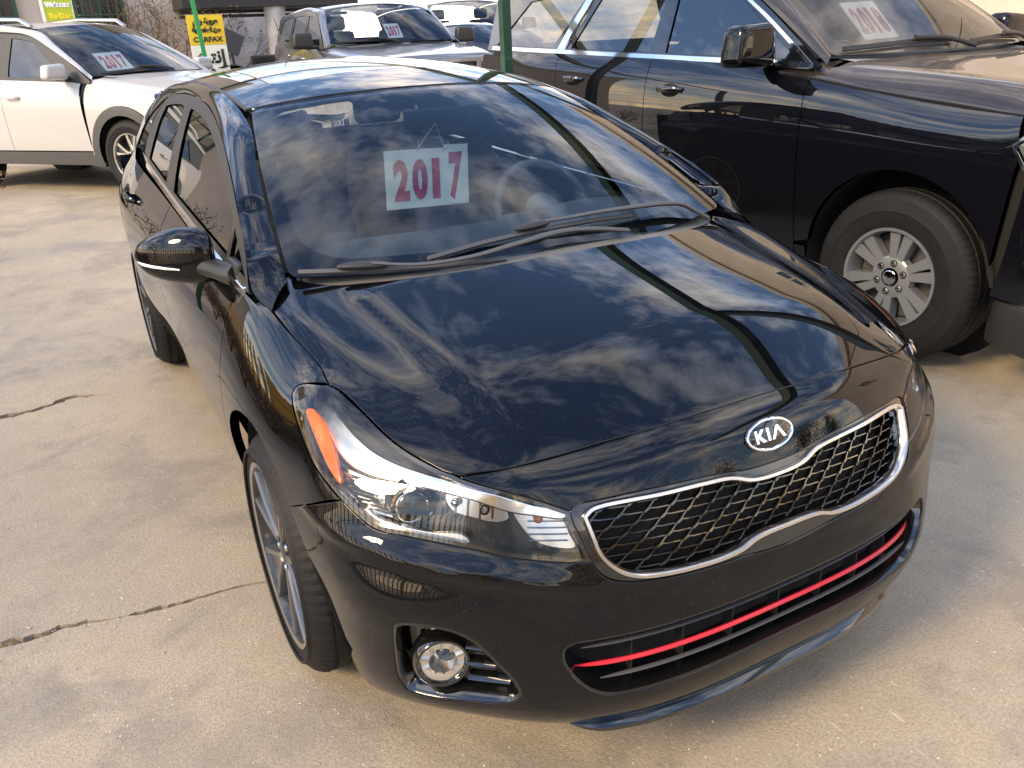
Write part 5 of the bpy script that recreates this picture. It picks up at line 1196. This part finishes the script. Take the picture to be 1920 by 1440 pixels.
# ================================================================== ground
def zg(y):
    t=max(0.0,min(1.0,(y-4.2)/3.9)); return .25*t*t*(3-2*t)
def concrete():
    m=mat('concrete',(.40,.34,.27),.8); t=m.node_tree; b=t.nodes['Principled BSDF']; L=t.links.new
    tcn=t.nodes.new('ShaderNodeTexCoord')
    def noise(sc,det=6,ro=.6,dist=0):
        n=t.nodes.new('ShaderNodeTexNoise'); n.inputs['Scale'].default_value=sc;n.inputs['Detail'].default_value=det;n.inputs['Roughness'].default_value=ro;n.inputs['Distortion'].default_value=dist;L(tcn.outputs['Object'],n.inputs['Vector']);return n.outputs[0]
    def ramp(src,a,b_,ca,cb):
        r=t.nodes.new('ShaderNodeValToRGB');r.color_ramp.elements[0].position=a;r.color_ramp.elements[1].position=b_;r.color_ramp.elements[0].color=(*ca,1);r.color_ramp.elements[1].color=(*cb,1);L(src,r.inputs[0]);return r.outputs[0]
    def mixc(f,a,b_,mode='MIX'):
        n=t.nodes.new('ShaderNodeMix');n.data_type='RGBA';n.blend_type=mode
        if isinstance(f,float): n.inputs[0].default_value=f
        else: L(f,n.inputs[0])
        for i,v in((6,a),(7,b_)):
            if isinstance(v,tuple): n.inputs[i].default_value=(*v,1)
            else: L(v,n.inputs[i])
        return n.outputs[2]
    c=ramp(noise(.8,9,.68,.3),.30,.70,(.33,.275,.195),(.52,.425,.285))
    c=mixc(ramp(noise(1.6,8,.66,.6),.49,.60,(0,0,0),(.6,.6,.6)),c,(.225,.195,.16))
    c=mixc(ramp(noise(11,9,.8),.45,.66,(0,0,0),(.5,.5,.5)),c,(.47,.405,.32))
    c=mixc(ramp(noise(130,6,.85),.40,.55,(.62,.62,.62),(0,0,0)),c,(.15,.13,.11))
    c=mixc(ramp(noise(3.1,7,.68,.3),.59,.70,(0,0,0),(.45,.45,.45)),c,(.18,.157,.13))
    v=t.nodes.new('ShaderNodeTexVoronoi');v.inputs['Scale'].default_value=55;L(tcn.outputs['Object'],v.inputs['Vector'])
    sp=ramp(v.outputs['Distance'],.10,.16,(1,1,1),(0,0,0)); pick=ramp(noise(5,4,.7),.46,.60,(0,0,0),(1,1,1)); col=t.nodes.new('ShaderNodeSeparateColor');L(v.outputs['Color'],col.inputs[0]); g=ramp(col.outputs[0],.62,.64,(0,0,0),(1,1,1))
    sp=mixc(1.0,mixc(1.0,sp,pick,'MULTIPLY'),g,'MULTIPLY')
    c=mixc(sp,c,(.80,.74,.64))
    # worn scratch marks, stretched noise
    mp=t.nodes.new('ShaderNodeMapping');mp.inputs['Scale'].default_value=(60,7,1);mp.inputs['Rotation'].default_value=(0,0,.4);L(tcn.outputs['Object'],mp.inputs[0])
    n=t.nodes.new('ShaderNodeTexNoise');n.inputs['Scale'].default_value=1;n.inputs['Detail'].default_value=3;L(mp.outputs[0],n.inputs['Vector'])
    sc=mixc(1.0,ramp(n.outputs[0],.69,.73,(0,0,0),(.7,.7,.7)),ramp(noise(2.3,3),.5,.62,(0,0,0),(1,1,1)),'MULTIPLY')
    c=mixc(sc,c,(.66,.59,.48))
    L(c,b.inputs['Base Color'])
    rr=ramp(noise(1.1,5),.35,.65,(.34,.34,.34),(.75,.75,.75));L(rr,b.inputs['Roughness'])
    bp=t.nodes.new('ShaderNodeBump');bp.inputs['Strength'].default_value=.5;bp.inputs['Distance'].default_value=.006
    ad=t.nodes.new('ShaderNodeMath');ad.operation='ADD';L(noise(60,6,.7),ad.inputs[0]);L(noise(260,3,.6),ad.inputs[1]);L(ad.outputs[0],bp.inputs['Height']);L(bp.outputs[0],b.inputs['Normal'])
    return m
concrete(); mat('soil',(.13,.095,.055),.95,var=.4,var_scale=80,bump=.8,bump_scale=120)
def crack(P,Wd):
    P=[np.array(p) for p in crom(P,.03)];n=len(P);W_=np.interp(np.linspace(0,1,n),np.linspace(0,1,len(Wd)),Wd);a=[];b=[]
    for i in range(n):
        t=P[min(i+1,n-1)]-P[max(i-1,0)];t/=np.linalg.norm(t);q=np.array((-t[1],t[0]))
        j=RNG.normal(0,1,3)*np.array((.18,.18,.10))
        a.append(P[i]+q*W_[i]*(.5+j[0])+t*.0);b.append(P[i]-q*W_[i]*(.5+j[1]))
    return a+b[::-1]
CR=[crack([(-2.3,3.21),(-1.75,3.22),(-1.609,3.229),(-1.477,3.232),(-1.386,3.267),(-1.339,3.304),(-1.234,3.279),(-1.142,3.231)],[.05,.05,.055,.045,.05,.03,.05,.004]),
    crack([(-2.3,1.42),(-1.75,1.38),(-1.577,1.372),(-1.497,1.354),(-1.429,1.357),(-1.359,1.342),(-1.283,1.317)],[.03,.022,.02,.03,.036,.03,.004]),
    crack([(-1.272,1.312),(-1.204,1.304),(-1.160,1.298),(-1.10,1.285),(-1.01,1.284),(-.916,1.275),(-.832,1.251),(-.6,1.24),(-.2,1.25)],[.012,.020,.014,.008,.005,.0045,.004,.004,.003])]
gb=[np.array(p) for p in((-70,-70),(70,-70),(70,70),(-70,70))]
def ev_g(a,b): return np.array((a,b,zg(b))),np.array((0,0,1.))
def ground():
    loops=[dens(gb,4.0)]+CR; pts=[];E_=[]
    for l in loops:
        k=len(pts);pts+=[Vector(p) for p in l];E_+=[(k+i,k+(i+1)%len(l)) for i in range(len(l))]
    for y in np.linspace(4.2,8.1,14): 
        for x in np.arange(-68,69,4): pts.append(Vector((x,y)))
    for x in np.arange(-66,67,6):
        for y in np.arange(-66,67,6): pts.append(Vector((x+.3,y+.2)))
    rv,re,rf,ov,oe,of=delaunay_2d_cdt(pts,E_,[],0,1e-7); R2=np.array([(v.x,v.y) for v in rv]);cen=np.array([R2[list(f)].mean(0) for f in rf]);k=np.ones(len(cen),bool)
    for l in CR: k&=~in_poly(cen,l)
    V=[(a,b,zg(b)) for a,b in R2];T=[tuple(f) for f,q in zip(rf,k) if q]
    for l in CR:
        i0=len(V);n=len(l);V+=[(p[0],p[1],0) for p in l]+[(p[0],p[1],-.03) for p in l]
        T+=[(i0+i,i0+n+i,i0+n+(i+1)%n,i0+(i+1)%n) for i in range(n)]
    o=mesh_obj('ground',V,T,'concrete',None,False);tag(o,kind='structure')
    for l in CR:
        pts_=np.array(l);mb=MB();lo,hi=pts_.min(0)-.02,pts_.max(0)+.02;nx=int((hi[0]-lo[0])/.012)+2;ny=int((hi[1]-lo[1])/.012)+2
        mb.grid([[(x,y,-.016+.010*math.sin(x*41+y*13)*math.sin(y*57-x*9)+RNG.normal(0,.003)) for x in np.linspace(lo[0],hi[0],nx)] for y in np.linspace(lo[1],hi[1],ny)]);s=mb.build('crack_soil','soil',o)
ground()
mat('grit',(.45,.38,.29),.9,var=.5,var_scale=40)
def grit(n=1100):
    rg=np.random.default_rng(5);V=[];F=[]
    for i in range(n):
        x=rg.uniform(-2.4,2.0) if i%3 else rg.normal(-1.35,.25); y=rg.uniform(-.9,5.5) if i%3 else rg.uniform(.9,3.4)
        if i%9==0: y=float(np.interp(x,[-2.3,-1.5,-1.1,-.2],[1.42,1.36,1.29,1.25]))+rg.normal(0,.05)
        s=rg.gamma(2,.0008)+.0006; z=zg(y)+s*.35; k=len(V)
        a=rg.uniform(0,6.28)
        V+=[(x+s*math.cos(a+t)*rg.uniform(.7,1.3),y+s*math.sin(a+t)*rg.uniform(.7,1.3),z) for t in(0,1.57,3.14,4.71)]+[(x,y,z+s*rg.uniform(.4,.9)),(x,y,z-s*.6)]
        F+=[(k,k+1,k+4),(k+1,k+2,k+4),(k+2,k+3,k+4),(k+3,k,k+4)]
    o=mesh_obj('grit',V,F,'grit',None,False);tag(o,'loose sand and grit scattered over the concrete','grit',kind='stuff')
grit()
# ================================================================== green steel frame over the lot
mat('green_steel',(.008,.05,.024),.42,coat=.3,var=.25,var_scale=6)
fr=empty('steel_frame',(1.58,4.05,0),'dark green square steel post beside the black SUV, carrying overhead beams','frame')
def rel(o,pts): return [tuple(np.array(p)-np.array(o)) for p in pts]
def beam(par,org,A,B,hw,nm='beam',m='green_steel'):
    mb=MB();A,B=[Vector(v)-Vector(org) for v in(A,B)];mb.tube([A,B],hw*1.414,4,up=(0,0,1) if abs((B-A).normalized().z)<.9 else (1,0,0));return mb.build(nm,m,par,smooth=False)
O_=(1.58,4.05,0)
beam(fr,O_,(1.58,4.05,0),(1.58,4.05,2.35),.029,'post')
beam(fr,O_,(1.66,-2.2,2.30),(1.60,9.5,2.42),.045)
beam(fr,O_,(1.62,1.35,2.33),(5.6,.35,2.45),.04); beam(fr,O_,(1.60,5.6,2.38),(-2.4,6.2,2.45),.03); beam(fr,O_,(1.62,4.05,2.36),(5.6,4.4,2.40),.035)
beam(fr,O_,(5.6,.35,0),(5.6,.35,2.5),.034,'post'); beam(fr,O_,(5.6,4.4,0),(5.6,4.4,2.5),.034,'post'); beam(fr,O_,(-2.4,6.2,0),(-2.4,6.2,2.5),.034,'post')
mb=MB();mb.tube(rel(O_,[(1.66,.3,2.3),(1.9,.2,2.55),(2.3,.1,2.62)]),.02,6);mb.build('lamp_arm','green_steel',fr)
mat('cable',(.01,.01,.01),.6)
for i,(A,B,sag) in enumerate([((-6,-7,4.3),(9,3.6,4.1),.6),((1.6,4.0,2.5),(9,12,4.2),.4)]):
    mb=MB();A,B=Vector(A),Vector(B);mb.tube([A.lerp(B,t)-Vector((0,0,sag*4*t*(1-t))) for t in np.linspace(0,1,21)],.012,6)
    tag(mb.build('overhead_cable','cable'),['thin black cable sagging across above the parked cars','short black cable running from the green post over the white vans'][i],'cable','overhead cables')
# ================================================================== ochre iron fence on the street side and beside the lane
mat('ochre_iron',(.72,.40,.035),.4,coat=.25,var=.2,var_scale=5)
def fence(A,B,label,pitch=.17,H=1.75,z0=.25):
    A,B=Vector((*A,0)),Vector((*B,0));Lg=(B-A).length;dx=(B-A)/Lg;e=empty('iron_fence',A,label,'fence','ochre iron fences round the lot')
    for z in(z0+.10,z0+H-.15):
        mb=MB();mb.tube([dx*0+Vector((0,0,z)),dx*Lg+Vector((0,0,z))],.022,4);mb.build('rail','ochre_iron',e,smooth=False)
    mb=MB();mb.tube([(0,0,z0),(0,0,z0+H)],[.024,.024],6);mb.tube([(0,0,z0+H),(0,0,z0+H+.05),(0,0,z0+H+.14)],[.012,.026,.002],6);mb.tube([(0,0,z0+H*.5+.05*math.cos(t)) if 0 else (.045*math.cos(t),0,z0+H*.55+.09*math.sin(t)) for t in np.linspace(0,2*math.pi,13)[:-1]],.008,5,True)
    b0=mb.build('bar','ochre_iron',e,smooth=False); n=int(Lg/pitch)
    for i in range(1,n+1):
        o=b0.copy();COL.objects.link(o);o.parent=e;o.location=dx*(i*pitch)
    mb=MB();
    for k in range(2): pass
    mb.box(dx*Lg/2+Vector((0,0,z0/2)),(Lg/2,.10,z0/2),Matrix.Rotation(math.atan2(dx.y,dx.x),3,'Z'));mb.build('kerb_wall',mat('plinth',(.42,.38,.33),.85,var=.15,var_scale=4),e,smooth=False)
    for i in range(0,n+1,18):
        mb=MB();mb.box(dx*(i*pitch)+Vector((0,0,(H+z0+.1)/2)),(.045,.045,(H+z0+.1)/2));mb.build('fence_post','ochre_iron',e,smooth=False)
    return e
fence((-3.75,-4.2),(-3.75,7.6),'low ochre iron fence with spear-topped bars behind the dry shrubs, left of the cars',H=1.15,z0=.2)
fence((-3.7,-8.0),(9.0,-9.0),'ochre iron fence with spear-topped bars facing the cars across the lot',H=1.1,z0=.15)
# ================================================================== dry shrubs
mat('twig',(.10,.065,.038),.9,var=.3,var_scale=15); mat('dry_leaf',(.17,.105,.045),.85,var=.45,var_scale=9); mat('leaf_olive',(.085,.085,.035),.8,var=.4,var_scale=9); mat('leaf_green',(.045,.075,.025),.7,var=.45,var_scale=7); mat('bark',(.12,.09,.065),.95,var=.3,var_scale=20,bump=.5,bump_scale=60)
def branches(seed,base,dirs,L0,r0,depth,kids,spread,shrink=.68,up=.15):
    rg=np.random.default_rng(seed);mb=MB();tips=[]
    def rec(p,d,l,r,k):
        P=[p];q=p
        n=3
        for i in range(n):
            d=d+rg.normal(0,.13,3)+np.array((0,0,up*.3));d/=np.linalg.norm(d);q=q+d*l/n;P.append(q)
        mb.tube(P,[r,r*.88,r*.78,r*.66],5 if r>.01 else 4,cap=False)
        if k==0: tips.append((q,d));return
        for i in range(kids):
            v=d+rg.normal(0,spread,3);v/=np.linalg.norm(v);t=rg.uniform(.45,1);pp=P[1]+(P[3]-P[1])*t if i else q
            rec(pp,v,l*shrink*rg.uniform(.8,1.15),r*.62,k-1)
        if k<=2: tips.append((P[2],d))
    for d in dirs: 
        d=np.array(d,float);rec(np.array(base,float),d/np.linalg.norm(d),L0*rg.uniform(.85,1.15),r0,depth)
    return mb,tips
def leaves(tips,seed,n,size,rad):
    rg=np.random.default_rng(seed);mb=MB();V=[];F=[]
    for p,d in tips:
        for i in range(n):
            c=p+rg.normal(0,rad,3);a=rg.normal(0,1,3);a/=np.linalg.norm(a);b=np.cross(a,rg.normal(0,1,3));b/=np.linalg.norm(b);s=size*rg.uniform(.6,1.4)
            k=len(V);V+=[c-a*s,c+b*s*.45,c+a*s,c-b*s*.45];F.append((k,k+1,k+2,k+3))
    mb.add(V,F);return mb
def plant(name,label,cat,loc,mbr,ml,mt,lm,group=None,rz=0,sc=1,nm=('branches','foliage')):
    e=empty(name,loc,label,cat,group,(0,0,rz));e.scale=(sc,)*3
    a=mbr if isinstance(mbr,bpy.types.Object) else None
    o1=mbr.build(nm[0],mt,e,sharp=0) if a is None else a.copy(); 
    if a is not None: COL.objects.link(o1);o1.parent=e
    if ml is not None:
        if isinstance(ml,bpy.types.Object): o2=ml.copy();COL.objects.link(o2);o2.parent=e
        else: o2=ml.build(nm[1],lm,e,sharp=0)
        return e,o1,o2
    return e,o1,None
dirs=[(math.cos(t)*.7,math.sin(t)*.7,.9) for t in np.linspace(0,6.28,8)[:-1]]+[(0,0,1)]
br,tp=branches(3,(0,0,0),dirs,.42,.016,3,3,.45); lv=leaves(tp,4,14,.017,.055)
sh=[(-3.3,2.9),(-3.25,3.7),(-3.35,4.6),(-3.25,5.5),(-3.3,6.4),(-3.2,7.3),(-4.4,3.2),(-4.5,4.8),(-4.4,6.6)]
first=None
for i,(x,y) in enumerate(sh):
    lab='brown dry shrub left of the foreground car, '+['first','second','third','fourth','fifth','sixth'][i]+' of the front row' if i<6 else 'brown dry shrub left of the foreground car, '+['nearest','middle','farthest'][i-6]+' of the rear row'
    if first is None: _,b0,l0=plant('dry_shrub',lab,'shrub',(x,y,zg(y)),br,lv,'twig','dry_leaf','dry shrubs in a row'); first=(b0,l0)
    else: plant('dry_shrub',lab,'shrub',(x,y,zg(y)),first[0],first[1],None,None,'dry shrubs in a row',i*1.3,RNG.uniform(.8,1.0))
br,tp=branches(11,(0,0,0),[(.3,0,1),(-.2,.2,1),(.1,-.3,1)],.30,.009,2,3,.5); lv=leaves(tp,5,10,.014,.035)
plant('dry_shrub','sparse reddish-brown twig at the left edge near the white crossover','shrub',(-1.80,7.3,zg(7.3)),br,lv,'twig','dry_leaf',sc=1.1)
# ================================================================== trees across the street, to the left, and the bare tree by the back wall
br,tp=branches(21,(0,0,0),[(0,0,1)],1.9,.13,5,3,.42,.74); lv=leaves(tp,6,16,.07,.24)
t0=None
for i,(x,y,s) in enumerate([(-13.5,-16,1.0),(-8.0,-24,.9),(13.5,-20,.9),(20,-18,1.0)]):
    lab=['leafy dark street tree beyond the fence, leftmost of the row','leafy dark street tree beyond the fence, second from the left','leafy dark street tree beyond the fence, third from the left','leafy dark street tree beyond the fence, rightmost of the row'][i]
    if t0 is None: _,a,b=plant('street_tree',lab,'tree',(x,y,0),br,lv,'bark','leaf_green','street trees beyond the fence',nm=('trunk','crown'),sc=s); t0=(a,b)
    else: plant('street_tree',lab,'tree',(x,y,0),t0[0],t0[1],None,None,'street trees beyond the fence',i*2.1,s)
br,tp=branches(31,(0,0,0),[(0,0,1),(.25,.1,1)],1.3,.07,5,3,.46,.72)
plant('bare_tree','bare leafless tree standing left of the shrub row','tree',(-8.0,2.5,0),br,None,'bark',None,nm=('trunk','crown'),sc=1.15)
# ================================================================== buildings
mat('wall_beige',(.50,.43,.36),.9,var=.12,var_scale=1.3,bump=.25,bump_scale=40); mat('wall_cream',(.52,.45,.35),.9,var=.1,var_scale=.8); mat('wall_grey',(.46,.44,.43),.9,var=.3,var_scale=2.2); mat('window_dark',(.02,.024,.026),.06,coat=1); mat('green_frame',(.015,.06,.035),.5); mat('stone_trim',(.5,.45,.38),.85); mat('dark_steel',(.02,.02,.022),.6); mat('asphalt',(.05,.05,.05),.9,var=.2,var_scale=3)
def block(name,label,loc,half,m,wins=(),face='-y',wm='window_dark',cat='building',frame='stone_trim',roof=True):
    e=empty(name,loc,label,cat); mb=MB();mb.box((0,0,half[2]),half);mb.build('wall',m,e,smooth=False)
    if roof: mb=MB();mb.box((0,0,half[2]*2+.12),(half[0]+.15,half[1]+.15,.12));mb.build('roof','stone_trim',e,smooth=False)
    for (u,z,w,h) in wins:
        if face=='-y': c=(u,-half[1],z);hf=(w/2,.05,h/2);bar=((u,-half[1]-.06,z),(.03,.02,h/2));sil=((u,-half[1]-.08,z-h/2-.05),(w/2+.08,.10,.05));bo=[((u,-half[1]-.035,z+s*(h/2+.03)),(w/2+.06,.05,.03)) for s in(-1,1)]+[((u+s*(w/2+.03),-half[1]-.035,z),(.03,.05,h/2)) for s in(-1,1)]
        elif face=='+y': c=(u,half[1],z);hf=(w/2,.05,h/2);bar=((u,half[1]+.06,z),(.03,.02,h/2));sil=((u,half[1]+.08,z-h/2-.05),(w/2+.08,.10,.05));bo=[((u,half[1]+.035,z+s*(h/2+.03)),(w/2+.06,.05,.03)) for s in(-1,1)]+[((u+s*(w/2+.03),half[1]+.035,z),(.03,.05,h/2)) for s in(-1,1)]
        else: c=(-half[0],u,z);hf=(.05,w/2,h/2);bar=((-half[0]-.06,u,z),(.02,.03,h/2));sil=((-half[0]-.08,u,z-h/2-.05),(.10,w/2+.08,.05));bo=[((-half[0]-.035,u,z+s*(h/2+.03)),(.05,w/2+.06,.03)) for s in(-1,1)]+[((-half[0]-.035,u+s*(w/2+.03),z),(.05,.03,h/2)) for s in(-1,1)]
        mb=MB();mb.box(c,hf);wo=mb.build('window',wm,e,smooth=False)
        mb=MB();[mb.box(*q) for q in bo];mb.box(*bar);mb.build('window_frame',frame,wo,smooth=False)
        mb=MB();mb.box(*sil);mb.build('sill','stone_trim',wo,smooth=False)
    return e
gridw=lambda us,zs,w,h:[(u,z,w,h) for u in us for z in zs]
block('apartment_house','cream apartment house across the street with rows of dark windows',(3,-46,0),(9,4,5.2),'wall_cream',gridw(np.arange(-7.5,8,2.5),(1.7,4.6,7.5),1.3,1.5),'+y')
block('apartment_house','taller grey apartment house across the street to the left',(-24,-34,0),(7,4,6.5),'wall_grey',gridw(np.arange(-5,6,2.5),(1.7,4.6,7.5,10.4),1.2,1.5),'+y')
block('side_house','beige two-storey house with small windows to the right of the black SUV',(14.5,3.5,0),(4,9,3.3),'wall_beige',gridw((-5.5,-1.2,3.5),(4.6,),.9,.7),'-x')
mb=MB();mb.grid([[(x,y,.004) for x in(-60,60)] for y in(-22,-11)]);tag(mb.build('street','asphalt'),kind='structure')
# ---- back of the lot: beige house wall with windows and posters, workshop opening
YB=15.6;ZB=zg(YB)
house=block('lot_office','beige office building at the back with green-framed windows and a lime poster',(-4.0,YB+3,ZB),(5.5,3,2.6),'wall_beige',[(1.95,1.9,1.95,1.6),(4.18,1.9,.66,1.6),(-1.5,1.9,1.8,1.6)],'-y',frame='green_frame')
# window grilles
for (u,w) in((1.95,1.95),(4.18,.66)):
    for k in range(5):
        mb=MB();mb.box((u-w/2+w*(k+.5)/5,-3.13,1.75),(.012,.012,.85));mb.build('grille_bar','green_frame',house,smooth=False)
    for k in range(4):
        mb=MB();mb.box((u,-3.145,1.15+.4*k),(w/2,.010,.010));mb.build('grille_bar','green_frame',house,smooth=False)
def lime():
    m=mat('lime_poster',(.45,.55,.03),.5);t=m.node_tree;b=t.nodes['Principled BSDF'];tcn=t.nodes.new('ShaderNodeTexCoord');s=t.nodes.new('ShaderNodeSeparateXYZ');t.links.new(tcn.outputs['Generated'],s.inputs[0]);r=t.nodes.new('ShaderNodeValToRGB');r.color_ramp.elements[0].color=(.75,.72,.02,1);r.color_ramp.elements[1].color=(.30,.45,.03,1);t.links.new(s.outputs[2],r.inputs[0]);t.links.new(r.outputs[0],b.inputs['Base Color'])
lime(); mat('print_yellow',(.85,.70,.03),.6); mat('print_white',(.85,.85,.8),.6); mat('print_black',(.03,.03,.02),.7); mat('banner_yellow',(.80,.55,.02),.6); mat('banner_white',(.82,.80,.68),.6)
def flat_text(txt,par,loc,size,m,xs=1,bold=.01,rot=(R_(90),0,0)):
    V,F=text_mesh(txt,size,bold,.002,xs)
    if not V: return
    Rm=Matrix.Translation(loc)@Matrix.Rotation(rot[0],4,'X');mb=MB();mb.add([Rm@Vector(v) for v in V],F);return mb.build('lettering',m,par,smooth=False)
px=-4.0
mb=MB();mb.box((3.57,-3.05,1.85),(.21,.02,.62));ps=mb.build('poster','lime_poster',house,smooth=False)
mb=MB();mb.box((3.335,-3.05,1.85),(.025,.03,.66));mb.build('poster_frame','print_white',house,smooth=False)
mb=MB();mb.box((3.805,-3.05,1.85),(.025,.03,.66));mb.build('poster_frame','print_white',house,smooth=False)
flat_text('Welcome',house,(3.57,-3.075,2.12),.09,'print_white'); flat_text('To Our',house,(3.57,-3.075,1.95),.10,'print_yellow')
# workshop
ws=empty('workshop',(4.4,YB+.2,ZB),'open workshop bay at the back with a smoke-stained grey wall','building')
mb=MB();mb.box((-1.2,2.2,1.5),(1.9,.1,1.5));mb.build('rear_wall','wall_grey',ws,smooth=False)
mb=MB();mb.box((-1.55,-.7,2.10),(1.5,.5,.12));mb.build('canopy','dark_steel',ws,smooth=False)
for z in(1.86,1.93): mb=MB();mb.box((-1.6,-.8,z),(1.45,.03,.025));mb.build('cross_bar','dark_steel',ws,smooth=False)
mb=MB();mb.tube([(-1.52,-1.0,0),(-1.54,-1.0,1.2),(-1.50,-1.0,2.1)],[.17,.15,.19],12);mb.build('column','wall_grey',ws)
# far garden / brick strip seen between
mat('slope_grey',(.21,.20,.19),.95,var=.25,var_scale=.7)
# ---- things by the back wall
bn=empty('roll_up_banner',(1.48,13.6,zg(13.6)),'yellow roll-up banner with large dark Arabic lettering','banner')
mb=MB();mb.box((0,0,.70),(.27,.012,.70));mb.build('lower_sheet','banner_white',bn,smooth=False)
mb=MB();mb.box((0,0,1.62),(.27,.012,.215));mb.build('upper_sheet','banner_yellow',bn,smooth=False)
mb=MB();mb.box((0,.03,.03),(.29,.10,.03));mb.build('foot','dark_steel',bn,smooth=False)
flat_text('\ufeea\ufe92\ufe98\ufee7\ufe87',bn,(.0,-.016,1.22),.26,'print_black',1,.010); flat_text('!',bn,(.0,-.016,.92),.30,'print_black',1.2,.02)
flat_text('CARFAX',bn,(.0,-.016,1.48),.10,'print_black',1.15,.004); flat_text('\ufee2\ufed7\ufead \ufe94\ufef4\ufe91\ufeae\ufecb',bn,(0,-.016,1.74),.10,'print_black'); flat_text('\ufe94\ufef3\ufead\ufe8e\ufee4\ufe98\ufeb3\ufe8d \ufee6\ufee3',bn,(0,-.016,1.62),.085,'print_black')
mat('green_bright',(.03,.30,.09),.45)
gp_=empty('green_post',(1.16,12.4,zg(12.4)),'slim bright green post leaning in front of the yellow banner','post')
mb=MB();mb.tube([(.09,0,0),(-.07,0,2.9)],.038,4);mb.build('post','green_bright',gp_,smooth=False)
# chairs and boards in the workshop
def chair(loc,rz,label):
    e=empty('office_chair',loc,label,'chair',None,(0,0,rz));mb=MB();mb.box((0,0,.46),(.25,.24,.05),None,.03);mb.build('seat','plastic_black',e)
    mb=MB();mb.box((0,.22,.82),(.25,.04,.28),Matrix.Rotation(R_(-8),3,'X'),.035);mb.build('backrest','plastic_black',e)
    mb=MB();mb.tube([(0,0,.42),(0,0,.10)],.03,8);mb.build('stem','dark_steel',e)
    for k in range(5):
        mb=MB();a=k*1.2566;mb.tube([(0,0,.11),(.28*math.cos(a),.28*math.sin(a),.05)],.018,6);mb.build('leg','dark_steel',e)
    return e
chair((2.38,14.3,zg(14.2)+.12),R_(190),'black office chair standing right of the round black one')
e=empty('round_chair',(1.93,14.3,zg(14)+.12),'round black tub chair beside the yellow banner','chair')
mb=MB();mb.lathe([(.34,-.10),(.36,0),(.33,.08),(.25,.06),(.22,-.04)],Matrix.Translation((0,0,.62))@Matrix.Rotation(R_(90),4,'Z'),24);mb.build('backrest','plastic_black',e)
mb=MB();mb.box((0,-.05,.35),(.28,.2,.08),None,.04);mb.build('seat','plastic_black',e)
for s in(-1,1): mb=MB();mb.tube([(s*.22,0,.35),(s*.25,0,0)],.02,6);mb.build('leg','dark_steel',e)
mb=MB();mb.box((2.2,14.35,zg(14)+.06),(.75,.45,.06));tag(mb.build('workshop_plinth','wall_grey',None,smooth=False),'low grey concrete step under the two black chairs','step')
mat('board_slate',(.045,.05,.058),.6)
mb=MB();mb.box((0,0,0),(.19,.02,.17),Matrix.Rotation(R_(28),3,'Y'));o=mb.build('tilted_board','board_slate',None,smooth=False);o.location=(2.0,14.5,zg(14.3)+1.45);mb2=MB();mb2.tube([(0,.03,-.1),(.05,.05,-1.42)],.025,6);mb2.build('stand','dark_steel',o);tag(o,'dark slate-grey board tilted above the chairs in the workshop','board')
# ---- bare climbing tree and vine by the office wall
br,tp=branches(41,(0,0,0),[(.05,0,1),(-.25,0,1),(.35,0,1)],1.0,.035,4,2,.42,.74)
plant('bare_sapling','bare branching sapling in front of the beige office wall','tree',(.72,15.0,zg(14.6)),br,None,'twig',None,nm=('trunk','crown'),sc=.85)
br,tp=branches(43,(0,0,0),[(0,0,1),(.2,0,1),(-.3,0,1),(.1,0,1.1)],.9,.02,4,3,.35,.75); lv=leaves(tp,8,5,.022,.08)
plant('wall_vine','withered vine climbing the corner of the beige office wall','vine',(1.35,15.25,zg(15)),br,lv,'twig','dry_leaf',sc=.95)
# ---- more vehicles at the back
VN=dict(SI);VN.update(cat='van',frame='paint_white',sideglass='dark_glass',handle_mat='paint_white',windows=[(.70,1.60,1.60,1.20)])
vehicle('parked_van','white panel van behind the grey-blue SUV',(6.9,14.9,.25),R_(14),VN,'paint_white',1.12)
SD=dict(RA);SD.update(cat='car',sideglass='clear_glass')
vehicle('parked_sedan','white car half hidden behind the rear of the black SUV',(4.95,10.9,.25),R_(8),SD,'paint_white',.95)
